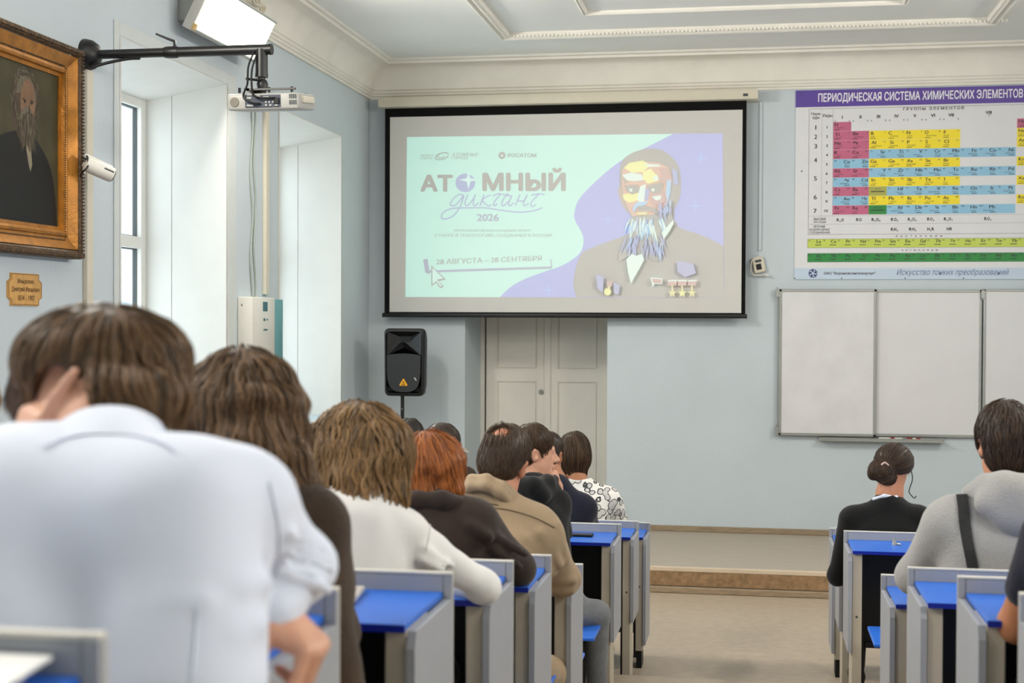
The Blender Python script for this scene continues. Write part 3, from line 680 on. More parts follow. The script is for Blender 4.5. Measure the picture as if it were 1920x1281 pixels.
# ------------------------------------------------------------------ projection screen
t = thing('projection_screen', 'pull-down projection screen showing a blue and mint title slide', 'projection screen', (-1.83, 13.15, 2.2))
YS = 13.14; SP = lambda x, y, dy=0: at(x, y, YS+dy)
a0, a1 = at(711, 184, 13.10), at(1422, 171, 13.10); b = MB(); zc0 = at(711, 203, 13.10)[2]
b.box((a0[0], 13.05, zc0-.0), (a1[0], YF, a0[2]), .014); b.build('casing', M['cream'], t, 40)
b = MB(); p = at(1398, 178, 13.05); b.box((p[0]-.022, 13.043, p[2]-.012), (p[0]+.022, 13.052, p[2]+.012)); b.build('casing_badge', M['gasket'], t)
x0, x1, z1, z0 = SP(722, 203)[0], SP(1400, 191)[0], zc0+.01, SP(0+1000, 590)[2]
M['fabric'] = mat('white screen fabric', (.815, .805, .79), .85, .2, var=.01)
M['border'] = mat('matte black screen border', (.02, .02, .022), .8, .2, var=.1)
b = MB(); b.box((x0, YS, z0), (x1, YS+.003, z1)); b.build('border', M['border'], t)
fx0, fx1, fz1, fz0 = SP(731, 400)[0], SP(1391, 400)[0], (SP(731, 218)[2]+SP(1391, 208)[2])/2, SP(1060, 586)[2]
b = MB(); b.box((fx0, YS-.0015, fz0), (fx1, YS, fz1)); fb = b.build('fabric', M['fabric'], t)
q0, q1 = SP(718, 594), SP(1400, 594); b = MB(); b.box((q0[0], YS-.018, z0-.03), (q1[0], YS+.018, z0+.01), .008)
for x in (q0[0]-.004, q1[0]-.01): b.box((x, YS-.02, z0-.032), (x+.014, YS+.02, z0+.012), .004)
b.build('bottom_bar', M['black'], t, 40)
# projected picture: light of the projector on the fabric (what it leaves dark stays the fabric's own grey)
SCREEN_GREY = lin((.797, .78, .745))
def proj_mat(n, col):      # emission = what the projector must add to the grey of the lit fabric
    d = np.maximum(np.array(lin(tuple(x/255 for x in col)))-np.array(SCREEN_GREY), 0)/2**SC.view_settings.exposure
    m = mat('slide '+n, (.815, .805, .79), .85, .2, var=0); b = m.node_tree.nodes['Principled BSDF']; b.inputs['Emission Color'].default_value = tuple(d)+(1,); b.inputs['Emission Strength'].default_value = 1.0; return m
SM = [proj_mat(n, c) for n, c in (('mint', (220, 250, 236)), ('lavender', (200, 204, 236)), ('dark', (203, 199, 190)), ('yellow', (250, 248, 190)), ('orange', (236, 208, 190)), ('red', (224, 200, 190)), ('white', (238, 250, 238)), ('pale blue', (204, 224, 240)),
      ('sky blue', (203, 206, 226)), ('tan', (216, 203, 190)), ('star blue', (204, 216, 246)), ('steel', (203, 203, 210)), ('grey', (203, 199, 190)), ('gold', (244, 238, 190)), ('soft mint', (230, 253, 242)), ('edge blue', (203, 203, 222)))]
LY = [0]; b = MB()
def sp(mi, pts, lay=None):      # pts in photograph pixels on the plane of the fabric
    b.mi = mi
    if lay is None: LY[0] += 1
    b.poly([SP(x, y, -.0022-.0003*(LY[0] if lay is None else lay)) for x, y in pts])
Z1 = lambda pts: [(760+x/4.003, 240+y/4.003) for x, y in pts]       # from the two enlargements
Z2 = lambda pts: [(1060+x/4.003, 240+y/4.003) for x, y in pts]
cm = lambda pts, n=6: [tuple(p[:2]) for p in catmull([(x, y, 0) for x, y in pts], n)]
IM = [(763, 257), (1355, 250), (1357.5, 558), (760, 557)]
wave = cm([(1263, 250.6), (1215, 275), (1180, 292), (1150, 312), (1112, 345), (1085, 375), (1077, 400), (1079, 415), (1091, 437), (1094, 455), (1086, 476), (1058, 496), (1020, 510), (985, 523), (958, 538), (937, 557.4)], 8)
sp(0, [(763, 257), (1263, 251)]+wave[1:-1]+[(937, 557.3), (760, 557)])
sp(1, [wave[0], (1355, 250), (1357.5, 558), (937, 557.4)]+wave[::-1][1:-1])
def star(cx, cy, r, mi, w_=.16):
    pts = []
    for k in range(4):
        q = k*math.pi/2; pts += [(cx+r*math.cos(q), cy+r*math.sin(q)), (cx+r*w_*math.cos(q+math.pi/4), cy+r*w_*math.sin(q+math.pi/4))]
    sp(mi, pts, 4)
for x, y, r in ((1314, 297, 15), (1304, 386, 17), (1140, 411, 12), (1029, 544, 15)): star(x, y, r, 10)
LY[0] = 5
sp(2, Z2(cm([(80, 1268), (60, 1150), (110, 960), (200, 900), (330, 850), (480, 790), (540, 700), (800, 690), (860, 750), (1010, 800), (1120, 850), (1186, 885)])+[(1190, 1272)]))      # jacket
sp(2, Z2(cm([(405, 400), (410, 300), (440, 230), (520, 180), (620, 155), (720, 165), (800, 220), (850, 290), (868, 400), (860, 520), (820, 610), (810, 700), (740, 780), (560, 760), (480, 640), (420, 560), (405, 400)])))
sp(9, Z2([(395, 450), (420, 440), (440, 560), (470, 650), (420, 560), (400, 510)]))
sp(4, Z2([(425, 320), (460, 275), (540, 250), (700, 262), (780, 300), (800, 400), (770, 560), (720, 610), (600, 690), (500, 660), (450, 560), (425, 440)]))
sp(3, Z2([(440, 300), (480, 262), (580, 245), (640, 280), (580, 330), (500, 335)])); sp(6, Z2([(430, 350), (500, 335), (575, 350), (590, 390), (520, 400), (440, 390)]))
sp(3, Z2([(580, 330), (640, 305), (690, 360), (700, 395), (620, 420), (585, 385)])); sp(6, Z2([(590, 270), (700, 275), (720, 290), (620, 292)])); sp(6, Z2([(655, 370), (690, 352), (702, 390), (670, 395)]))
sp(5, Z2([(700, 300), (780, 300), (800, 380), (740, 430), (700, 400), (720, 350)])); sp(9, Z2([(430, 360), (480, 410), (440, 420)]))
sp(3, Z2([(430, 500), (560, 480), (560, 540), (480, 560), (440, 540)])); sp(6, Z2([(560, 440), (605, 420), (590, 560), (630, 560), (560, 575), (540, 530)]))
sp(5, Z2([(640, 490), (740, 470), (760, 550), (690, 600), (640, 570)])); sp(6, Z2([(650, 515), (720, 505), (715, 535), (680, 545)])); sp(8, Z2([(600, 460), (640, 440), (620, 540), (595, 540)]))
sp(7, Z2([(760, 400), (795, 385), (790, 480), (770, 560), (752, 500)])); sp(8, Z2([(800, 300), (840, 320), (850, 420), (815, 430)]))
for e in ([(450, 440), (500, 425), (560, 445), (550, 485), (500, 500), (455, 470)], [(620, 430), (720, 410), (740, 440), (715, 490), (650, 490), (620, 460)]): sp(12, Z2(e))
for e in ([(440, 432), (545, 428), (545, 440), (450, 446)], [(610, 432), (720, 408), (725, 424), (615, 446)], [(500, 600), (560, 575), (680, 600), (720, 660), (640, 625), (560, 612)]): sp(2, Z2(e))
for e in ([(478, 455), (505, 455), (500, 480), (482, 476)], [(645, 455), (672, 455), (668, 475), (650, 478)]): sp(6, Z2(e))
sp(9, Z2([(520, 610), (640, 620), (620, 640), (540, 640)])); sp(13, Z2([(525, 636), (620, 632), (605, 652), (550, 652)])); sp(7, Z2([(505, 600), (530, 560), (625, 548), (600, 580), (540, 590), (510, 640)]))
r_ = random.Random(4)
def lock(x, y, L, ang, wd, mi):
    dx, dy = math.sin(ang), math.cos(ang); c1 = r_.uniform(-12, 12)
    pts = []; back = []
    for k in range(6):
        u = k/5; px_, py_ = x+dx*L*u+c1*math.sin(u*3.1), y+dy*L*u; w_ = wd*(1-u)**.7*(.4+u if u < .3 else 1)
        pts.append((px_-w_, py_)); back.append((px_+w_, py_))
    sp(mi, Z2(pts+back[::-1]))
sp(12, Z2(cm([(480, 700), (520, 660), (680, 650), (740, 640), (800, 640), (800, 760), (740, 860), (730, 960), (680, 1000), (600, 960), (520, 940), (400, 1000), (420, 900), (470, 800), (480, 700)])))
for i in range(46): 
    x = r_.uniform(480, 740); lock(x, r_.uniform(665, 740), r_.uniform(70, 150), (x-600)/420+r_.uniform(-.2, .2), r_.uniform(7, 13), r_.choice([6, 7, 6, 7, 8]))
for i in range(40): 
    x = r_.uniform(440, 720); lock(x, r_.uniform(800, 900), r_.uniform(70, 130), (x-600)/330+r_.uniform(-.25, .25), r_.uniform(6, 11), r_.choice([8, 7, 8, 11, 8]))
for i in range(16): lock(r_.uniform(710, 790), r_.uniform(540, 620), r_.uniform(50, 110), r_.uniform(-.3, .2), r_.uniform(7, 11), r_.choice([8, 7, 15]))
sp(6, Z2([(722, 785), (810, 690), (812, 720), (785, 770), (738, 835)])); sp(6, Z2([(458, 985), (500, 945), (530, 960), (575, 945), (592, 990), (560, 1050), (492, 1170), (470, 1080)]))
sp(15, Z2([(230, 1100), (290, 1120), (280, 1240), (240, 1200)])); sp(15, Z2([(360, 1160), (410, 1180), (400, 1250), (365, 1240)])); sp(15, Z2([(840, 1000), (960, 1020), (980, 1090), (900, 1120), (840, 1080)]))
sp(5, Z2([(310, 1155), (352, 1148), (350, 1190), (315, 1195)])); sp(3, Z2([(317+27*math.cos(k*.524), 1230+27*math.sin(k*.524)) for k in range(12)])); sp(13, Z2([(322, 1190), (338, 1188), (334, 1210), (320, 1210)]))
sp(6, Z2([(638, 1122), (728, 1130), (728, 1172), (668, 1172), (655, 1196)])); sp(5, Z2([(648, 1130), (722, 1136), (722, 1166), (660, 1166)]))
for k in range(3):
    cx = 800+k*74; sp(6, Z2([(cx-28, 1142), (cx+36, 1140), (cx+40, 1150), (cx-30, 1152)])); sp(5, Z2([(cx-28, 1152), (cx+38, 1150), (cx+34, 1184), (cx-32, 1184)])); sp(13, Z2([(cx-4, 1184), (cx+8, 1184), (cx+8, 1225), (cx-2, 1225)]))
    sp(3 if k == 1 else 13, Z2([(cx+3+(34 if j % 2 == 0 else 14)*math.sin(j*math.pi/5), 1240-(34 if j % 2 == 0 else 14)*math.cos(j*math.pi/5)) for j in range(10)]))
pic = b.build('projected_picture', SM, t, recalc=False)
# lettering of the slide
b = MB(); LZ = -.0022-.0003*6; f = lambda x, y: SP(x, y, LZ); Q = lambda x, y: (760+x/4.003, 240+y/4.003)
b.mi = 0
def wz(s, x0, y0, x1, y1, **k): (p, q) = Q(x0, y0), Q(x1, y1); write(b, s, p[0], p[1], q[0], q[1], f, **k)
wz('АТ', 108, 350, 360, 480, bold=.045); wz('МНЫЙ', 560, 298, 1222, 475, bold=.045)
wz('28 АВГУСТА – 28 СЕНТЯБРЯ', 232, 985, 1024, 1026, bold=.02, slope=-.036)
wz('РОСАТОМ', 764, 190, 988, 220, bold=.03); wz('АТОМНЫЕ', 344, 186, 556, 212, bold=.012, shear=.2); wz('ГОРОДА', 322, 214, 494, 238, bold=.012, shear=.2)
wz('ПРОЕКТ', 106, 198, 218, 214, bold=.01); wz('СОЮЗА', 106, 217, 208, 234, bold=.01)
wz('КРУПНЕЙШИЙ МЕЖДУНАРОДНЫЙ ПРОЕКТ', 282, 756, 1030, 782, bold=.008); wz('О НАУКЕ И ТЕХНОЛОГИЯХ, СОЗДАННЫХ В РОССИИ', 210, 795, 1106, 822, bold=.008)
b.mi = 1; wz('2026', 500, 645, 738, 700, bold=.03)
SN = [0]
def stroke(pts, wd, mi, closed=False, n=8, dz=0, sc=4.003):
    SN[0] += 1; dz -= .00002*SN[0]; b.mi = mi; P_ = catmull([(x, y, 0) for x, y in pts], n) if n else [np.array((x, y, 0.)) for x, y in pts]
    rows = []
    for i, p in enumerate(P_):
        tg_ = unit(P_[min(i+1, len(P_)-1)]-P_[max(i-1, 0)]+1e-9); nn = np.array([-tg_[1], tg_[0], 0])*wd/2
        rows.append([SP(*Q(*(p+nn)[:2]), LZ+dz-i*3e-6), SP(*Q(*(p-nn)[:2]), LZ+dz-i*3e-6)])
    b.quadstrip(rows)
dk = [[(440, 508), (400, 500), (350, 545), (340, 580), (375, 580), (420, 530), (440, 505)], [(440, 505), (415, 580), (370, 650), (310, 682), (272, 675), (285, 635), (350, 605), (480, 600), (600, 600), (720, 618), (850, 632), (960, 622), (1030, 598)],
      [(470, 500), (448, 560), (462, 585), (505, 540), (525, 500)], [(525, 500), (510, 560), (522, 585), (550, 560)], [(590, 500), (560, 585)], [(640, 502), (580, 540), (620, 585), (645, 575)],
      [(655, 510), (700, 495), (745, 502), (775, 495)], [(710, 500), (665, 560), (665, 585), (690, 570)], [(790, 510), (755, 510), (725, 560), (735, 585), (780, 545), (800, 505)], [(800, 505), (775, 565), (785, 585), (815, 560)],
      [(860, 500), (825, 585)], [(835, 548), (890, 545), (915, 500)], [(915, 500), (888, 560), (895, 585), (925, 565)], [(945, 505), (1000, 495), (1045, 500)], [(1000, 498), (945, 560), (950, 590), (980, 575)]]
for s_ in dk: stroke(s_, 9, 2)
stroke([(150, 985), (165, 1080), (185, 1082)], 34, 1, n=0); stroke([(160, 1078), (1100, 1048)], 17, 1, n=0); stroke([(1100, 1048), (1090, 985)], 8, 1, n=0)
b.mi = 0
b.poly([SP(*Q(x, y), LZ-.0003) for x, y in [(195, 1030), (305, 1138), (250, 1150), (290, 1190), (262, 1205), (232, 1162), (195, 1188)]])
b.mi = 3; b.poly([SP(*Q(x, y), LZ-.0006) for x, y in [(203, 1048), (285, 1130), (236, 1138), (276, 1186), (264, 1192), (232, 1150), (203, 1172)]])
# planet O with a four-pointed star, little ring logo, round trefoil logo
b.mi = 4; b.poly([SP(*Q(450+74*math.cos(k*.2094), 412+70*math.sin(k*.2094)), LZ) for k in range(30)])
b.mi = 3
def star4(cx, cy, r, w_): return [(cx+(r if k % 2 == 0 else r*w_)*math.cos(k*math.pi/4), cy+(r if k % 2 == 0 else r*w_)*math.sin(k*math.pi/4)) for k in range(8)]
b.poly([SP(*Q(x, y), LZ-.0004) for x, y in star4(474, 390, 74, .25)])
stroke([(275+50*math.cos(k*.42+.3)-0, 212+(24*math.sin(k*.42+.3))-(18*math.cos(k*.42+.3))*.6) for k in range(15)], 8, 0)
stroke([(265+26*math.cos(k*.5), 212+12*math.sin(k*.5)) for k in range(10)], 6, 0)
b.mi = 0; b.poly([SP(*Q(725+27*math.cos(k*.2618), 206+27*math.sin(k*.2618)), LZ) for k in range(24)])
b.mi = 3; b.poly([SP(*Q(725+13*math.sin(k*2.094), 208-13*math.cos(k*2.094)), LZ-.0004) for k in range(3)])
b.build('lettering', [SM[12], SM[11], SM[15], SM[14], SM[8]], pic, recalc=False)
# ------------------------------------------------------------------ loudspeaker and stand in the corner
YP = 12.62; sx, sz0, sz1 = at(757, 742, YP)[0], at(757, 743, YP)[2], at(757, 616, YP)[2]; hw = 39.5*YP/F
t = thing('loudspeaker', 'black loudspeaker with yellow triangle badge below the screen corner', 'loudspeaker', (sx, YP+.15, sz0))
def outl(s, y, z0=sz0, z1=sz1, n=5, r=.045, taper=.006):
    pts = []
    for cx, cz, q0 in ((hw-r, z1-r, 0), (-hw+r, z1-r, 90), (-hw+taper+r, z0+r, 180), (hw-taper-r, z0+r, 270)):
        for k in range(n+1):
            q = math.radians(q0+90*k/n); pts.append((cx+r*math.cos(q), cz+r*math.sin(q)))
    cz = (z0+z1)/2; return [(sx+px_*s, y, cz+(pz-cz)*s) for px_, pz in pts]
b = MB(); rows = [outl(.97, YP), outl(1, YP+.012), outl(1, YP+.10), outl(.8, YP+.30), outl(.7, YP+.32)]; b.quadstrip(rows, True); b.poly(rows[-1][::-1])
inn = outl(.88, YP); b.quadstrip([outl(.97, YP), outl(.91, YP-.004), outl(.9, YP+.01)], True); b.build('cabinet', M['black'], t, 35)
H_ = sz1-sz0; zz = lambda u: sz0+H_*u
b = MB(); b.quadstrip([[(sx-hw*.86, YP+.008, zz(.95)), (sx+hw*.86, YP+.008, zz(.95)), (sx+hw*.86, YP+.008, zz(.60)), (sx, YP+.006, zz(.72)), (sx-hw*.86, YP+.008, zz(.60))], [(sx-.06, YP+.06, zz(.88)), (sx+.06, YP+.06, zz(.88)), (sx+.04, YP+.06, zz(.80)), (sx, YP+.06, zz(.79)), (sx-.04, YP+.06, zz(.80))]], True)
b.poly([(sx-.06, YP+.06, zz(.88)), (sx+.06, YP+.06, zz(.88)), (sx+.04, YP+.06, zz(.80)), (sx, YP+.06, zz(.79)), (sx-.04, YP+.06, zz(.80))]); b.build('horn', mat('horn black', (.03, .03, .032), .35, .4, var=.1), t)
gp = cm([(-.84, .52), (-.83, .60), (-.45, .62), (0, .63), (.45, .62), (.83, .60), (.84, .52), (.84, .34), (.74, .17), (.5, .085), (0, .06), (-.5, .085), (-.74, .17), (-.84, .34), (-.84, .52)], 4)[:-1]
b = MB(); b.prism([(sx+hw*x, YP+.004, zz(z)) for x, z in gp], (0, -.014, 0)); g_ = b.build('grille', mat('perforated steel grille', (.085, .09, .095), .5, .5, var=.1, bump=.3, bscale=400), t)
b = MB(); tri = cm([(0, .255), (-.10, .185), (-.19, .155), (0, .152), (.19, .155), (.10, .185), (0, .255)], 3)[:-1]; b.prism([(sx+hw*x, YP-.010, zz(z)) for x, z in [(-.02, .258), (.02, .258), (.2, .166), (.19, .155), (-.19, .155), (-.2, .166)]], (0, -.004, 0)); bd = b.build('triangle_badge', mat('yellow badge', (.93, .66, .10), .4, var=0), t)
b = MB(); f = lambda u, v: (u, YP-.0145, v)
b.prism([(sx+hw*x, YP-.0142, zz(z)) for x, z in [(-.05, .21), (.05, .21), (.02, .225), (-.02, .225)]], (0, -.001, 0)); b.prism([(sx+hw*x, YP-.0142, zz(z)) for x, z in [(-.11, .165), (.11, .165), (.09, .178), (-.09, .178)]], (0, -.001, 0)); b.prism([(sx+hw*x, YP-.0142, zz(z)) for x, z in [(-.07, .188), (.07, .188), (.05, .2), (-.05, .2)]], (0, -.001, 0)); b.build('badge_mark', mat('badge ink', (.25, .16, .03), .5, var=0), bd)
b = MB(); b.prism([(sx+hw*x, YP-.0105, zz(z)) for x, z in [(.52, .275), (.56, .28), (.66, .238), (.63, .23)]], (0, -.002, 0)); b.build('sticker', M['white'], t)
for s_ in (-1, 1):
    b = MB()
    for k in range(3): b.tube([(sx+s_*hw*(.58+.09*k), YP+.004, zz(.07)), (sx+s_*hw*.86, YP+.004, zz(.145-.03*k))], .005, 5)
    b.build('port_ribs', M['blackm'], t)
px_ = at(754, 790, YP+.15)[0]
t = thing('speaker_stand', 'black pole stand carrying the loudspeaker in the corner', 'stand', (px_, YP+.16, SZ))
b = MB(); b.tube([(px_, YP+.16, SZ+.5), (px_, YP+.16, sz0+.02)], .018, 14); b.build('pole', M['blackm'], t, 50)
b = MB(); b.tube([(px_, YP+.16, SZ+.06), (px_, YP+.16, SZ+.75)], .024, 14); b.build('lower_tube', M['blackm'], t, 50)
b = MB(); b.tube([(px_, YP+.14, sz0-.13), (px_, YP+.135, sz0-.13)], .006, 8); b.build('locking_pin', M['alu'], t)
for q in (90, 210, 330):
    c_, s_ = math.cos(math.radians(q)), math.sin(math.radians(q)); b = MB(); b.tube([(px_+.02*c_, YP+.16+.02*s_, SZ+.6), (px_+.4*c_, YP+.16+.4*s_, SZ+.015)], .012, 10); b.tube([(px_+.02*c_, YP+.16+.02*s_, SZ+.15), (px_+.22*c_, YP+.16+.22*s_, SZ+.29)], .008, 8); b.build('leg', M['blackm'], t, 50)
# ------------------------------------------------------------------ wall control with cord, conduit to it
t = thing('screen_control', 'small white wall switch with hanging white cord right of the screen', 'switch', at(1423, 498, YF))
p = at(1423, 497, YF-.02); tilt = Matrix.Translation(Vector(tuple(p))) @ Matrix.Rotation(math.radians(-12), 4, 'Y')
b = MB(); b.box((-.055, -.025, -.075), (.055, .02, .07), .016, 3, tilt); b.build('case', M['cream'], t, 40)
b = MB(); b.box((-.03, -.03, -.045), (.02, -.02, .01), .003, 1, tilt); b.build('rocker', M['black'], t); b = MB(); b.box((-.03, -.03, .025), (.03, -.022, .05), .003, 1, tilt); b.build('legend_plate', M['gasket'], t)
b = MB(); b.tube(catmull([p+np.array(q) for q in ((.0, -.01, .08), (-.06, -.02, .05), (-.075, -.02, -.03), (-.05, -.02, -.09), (.02, -.02, -.10), (.06, -.02, -.09))], 6), .007, 6); b.tube([p+np.array((.05, -.03, -.09)), p+np.array((.09, -.03, -.105))], .012, 8); b.build('cord', M['white'], t, 60)
p1 = at(1424, 470, YF); p0 = at(1427, 190, YF)
tag(MB().box((p0[0]-.014, YF-.018, p1[2]), (p0[0]+.014, YF, p0[2]), .004, 1).build('cable_conduit', M['wall'], None, base=(p0[0], YF, p1[2])), 'thin painted conduit from the screen casing down to the white switch', 'conduit')
# ------------------------------------------------------------------ periodic table
YT = YF-.012; T = lambda x, y, dy=0: at(x, y, YT+dy)
t = thing('periodic_table_poster', 'large Cyrillic periodic table poster above the whiteboard', 'poster', (1.5, YF, 2.6))
tx0, tx1, tz1, tz0 = T(1491, 300)[0], 2.66, T(1493, 170)[2]+.0, T(1490, 524)[2]
M['paper'] = mat('poster paper', (.86, .86, .87), .5, .4, var=.015)
b = MB(); b.box((tx0, YT, tz0), (tx1, YF-.002, tz1), .002, 1); b.build('sheet', M['paper'], t)
b = MB(); b.box((tx0, YT-.001, T(1493, 201.5)[2]), (tx1, YT, tz1)); b.build('title_band', mat('violet band', (.36, .27, .60), .45, var=.03), t)
b = MB(); b.box((tx0, YT-.001, tz0), (tx1, YT, T(1490, 503)[2])); b.build('footer_band', mat('pale blue band', (.76, .82, .89), .45, var=.02), t)
ZQ = lambda x, y: (1400+x/3.05, 140+y/3.05)
TX = lambda x: T(*ZQ(x, 500))[0]; TZ = lambda y: T(*ZQ(494, y))[2]       # one rectangular grid on the poster
cw = (TX(1220)-TX(494))/7; gx = lambda c: TX(494)+cw*c
rh = (TZ(272)-TZ(802))/10; gz = lambda r: TZ(272)-rh*r                    # r from 0
PK, YL, BL, OL, GR, LG = range(6)
CM = [mat('cell pink', (.76, .40, .52), .5, var=0), mat('cell yellow', (.95, .86, .18), .5, var=0), mat('cell blue', (.56, .75, .86), .5, var=0), mat('cell olive', (.66, .66, .33), .5, var=0), mat('cell green', (.19, .53, .26), .5, var=0), mat('cell lime', (.76, .82, .36), .5, var=0)]
rows = ['H', 'Li Be B C N O F', 'Na Mg Al Si P S Cl', 'K Ca Sc Ti V Cr Mn Fe Co Ni', 'Cu Zn Ga Ge As Se Br', 'Rb Sr Y Zr Nb Mo Tc Ru Rh Pd', 'Ag Cd In Sn Sb Te I', 'Cs Ba 57-71 Hf Ta W Re Os Ir Pt', 'Au Hg Tl Pb Bi Po At', 'Fr Ra 89-103 Rf Db Sg Bh Hn Mt']
noble = {0: 'He', 1: 'Ne', 2: 'Ar', 4: 'Kr', 6: 'Xe', 8: 'Rn'}
names = dict(H='водород', Li='литий', Be='бериллий', B='бор', C='углерод', N='азот', O='кислород', F='фтор', Na='натрий', Mg='магний', Al='алюминий', Si='кремний', P='фосфор', S='сера', Cl='хлор', K='калий', Ca='кальций', Sc='скандий', Ti='титан', V='ванадий', Cr='хром', Mn='марганец', Fe='железо', Co='кобальт', Ni='никель', Cu='медь', Zn='цинк', Ga='галлий', Ge='германий', As='мышьяк', Se='селен', Br='бром', Rb='рубидий', Sr='стронций', Y='иттрий', Zr='цирконий', Nb='ниобий', Mo='молибден', Tc='технеций', Ru='рутений', Rh='родий', Pd='палладий', Ag='серебро', Cd='кадмий', In='индий', Sn='олово', Sb='сурьма', Te='теллур', I='иод', Cs='цезий', Ba='барий', Hf='гафний', Ta='тантал', W='вольфрам', Re='рений', Os='осмий', Ir='иридий', Pt='платина', Au='золото', Hg='ртуть', Tl='таллий', Pb='свинец', Bi='висмут', Po='полоний', At='астат', Fr='франций', Ra='радий', Rf='резерфордий', Db='дубний', Sg='сиборгий', Bh='борий', Hn='ганий', Mt='мейтнерий', He='гелий', Ne='неон', Ar='аргон', Kr='криптон', Xe='ксенон', Rn='радон')
zn = {e: i+1 for i, e in enumerate('H He Li Be B C N O F Ne Na Mg Al Si P S Cl Ar K Ca Sc Ti V Cr Mn Fe Co Ni Cu Zn Ga Ge As Se Br Kr Rb Sr Y Zr Nb Mo Tc Ru Rh Pd Ag Cd In Sn Sb Te I Xe Cs Ba La Ce Pr Nd Pm Sm Eu Gd Tb Dy Ho Er Tm Yb Lu Hf Ta W Re Os Ir Pt Au Hg Tl Pb Bi Po At Rn Fr Ra Ac Th Pa U Np Pu Am Cm Bk Cf Es Fm Md No Lr Rf Db Sg Bh Hn Mt'.split())}
bc, bl = MB(), MB(); fT = lambda u, v: (u, YT-.0024, v); fH = lambda u, v: (u, YT-.0022, v)
def cell(x0, z1, w_, h_, mi, e, right, small=True):
    bc.mi = mi; bc.box((x0, YT-.0012, z1-h_), (x0+w_, YT, z1))
    if '-' in e: write(bl, e, x0+w_*.3, z1-h_*.2, x0+w_*.7, z1-h_*.36, fT); bl.bm.faces.ensure_lookup_table(); bar_(x0+w_*.12, z1-h_*.5, w_*.76, h_*.1); return
    sw = .17*w_*len(e)+.03*w_; sx0 = x0+w_*.95-sw if right else x0+w_*.07
    write(bl, e, sx0, z1-h_*.10, sx0+sw, z1-h_*.47, fT, .02)
    n_ = str(zn.get(e, '')); nw = .07*w_*len(n_); nx = x0+w_*.06 if right else x0+w_*.92-nw
    if n_: write(bl, n_, nx, z1-h_*.10, nx+nw, z1-h_*.27, fT)
    nm = names.get(e)
    if nm and small:
        L = min(.088*w_*len(nm), w_*.86); q = x0+w_*.95-L if right else x0+w_*.07; write(bl, nm.upper(), q, z1-h_*.58, q+L, z1-h_*.72, fT)
        q = x0+w_*.63 if right else x0+w_*.07; bar_(q, z1-h_*.82, w_*.30, h_*.06)
def bar_(x, z, w_, h_): bl.bm.faces.new([bl.bm.verts.new((x+a_*w_, YT-.0024, z-c_*h_)) for a_, c_ in ((0, 0), (1, 0), (1, 1), (0, 1))])
for r, s_ in enumerate(rows):
    for c, e in enumerate(s_.split()):
        d_ = len(s_.split()) > 7 and c > 1
        mi = BL if (d_ and '-' not in e) or (r in (4, 6, 8) and c < 2) else (PK if c < 2 else (OL if e.startswith('57') else GR if e.startswith('89') else YL))
        cell(gx(c), gz(r), cw, rh*.985, mi, e, mi == BL)
    if r in noble: cell(gx(10)+cw*.06, gz(r), cw, rh*.985, PK if r == 0 else YL, noble[r], False)
bc.mi = BL; bc.box((gx(9), YT-.0012, gz(9)-rh*.985), (gx(10), YT, gz(9)))
la = 'La Ce Pr Nd Pm Sm Eu Gd Tb Dy Ho Er Tm Yb Lu'.split(); ac = 'Ac Th Pa U Np Pu Am Cm Bk Cf Es Fm Md No Lr'.split()
lw = (TX(1555)-TX(352))/14
for i in range(15):
    cell(TX(352)+lw*i, TZ(940), lw, TZ(940)-TZ(990), LG, la[i], True, False); bar_(TX(352)+lw*(i+.5), TZ(972), lw*.44, .006)
    cell(TX(352)+lw*i, TZ(1022), lw, TZ(1022)-TZ(1072), GR, ac[i], True, False); bar_(TX(352)+lw*(i+.5), TZ(1054), lw*.44, .006)
bc.build('coloured_cells', CM, t)
Wd = lambda s_, x0, y0, x1, y1, mb=bl, f_=fT, **k: write(mb, s_, TX(x0), TZ(y0), TX(x1), TZ(y1), f_, **k)
Wd('ГРУППЫ ЭЛЕМЕНТОВ', 893, 196, 1240, 214, bold=.02, spacing=1.4)
Wd('Пери-', 366, 214, 424, 234, bold=.01); Wd('оды', 374, 238, 414, 256, bold=.01); Wd('Ряды', 434, 224, 488, 246, bold=.01)
for i, s_ in enumerate('I II III IV V VI VII'.split()): hw_ = 4+5*len(s_); cx = 545+103.5*i; Wd(s_, cx-hw_, 236, cx+hw_, 254, bold=.025); Wd('а', 500+103.5*i, 264, 508+103.5*i, 272); Wd('б', 582+103.5*i, 262, 590+103.5*i, 272)
Wd('VIII', 1362, 226, 1398, 244, bold=.025); Wd('б', 1380, 246, 1388, 256)
for n_, y in zip('1234567', (300, 353, 407, 487, 592, 699, 778)): Wd(n_, 385, y-12, 402, y+14, bold=.02)
for i in range(10): Wd(str(i+1), 452 if i < 9 else 444, 300+53.2*i-8, 464 if i < 9 else 468, 300+53.2*i+8, bold=.02)
Wd('ВЫСШИЕ', 386, 818, 456, 832); Wd('ОКСИДЫ', 386, 836, 456, 850); Wd('ЛЕТУЧИЕ', 384, 862, 452, 876); Wd('ВОДОРОДНЫЕ', 362, 880, 478, 894); Wd('СОЕДИНЕНИЯ', 362, 897, 478, 911)
def formula(s_, cx, cy):   # digits are subscripts
    x = cx-len(s_)*7.5
    for ch in s_: w_ = 16 if ch.isalpha() else 8; y0, y1 = (cy-9, cy+9) if ch.isalpha() else (cy+2, cy+13); Wd(ch, x, y0, x+w_-2, y1, bold=.03); x += w_+1
for i, s_ in enumerate(['R2O', 'RO', 'R2O3', 'RO2', 'R2O5', 'RO3', 'R2O7']): formula(s_, 540+103.5*i, 831)
formula('RO4', 1384, 831)
for i, s_ in enumerate(['RH4', 'RH3', 'H2R', 'HR']): formula(s_, 850+104*i, 887)
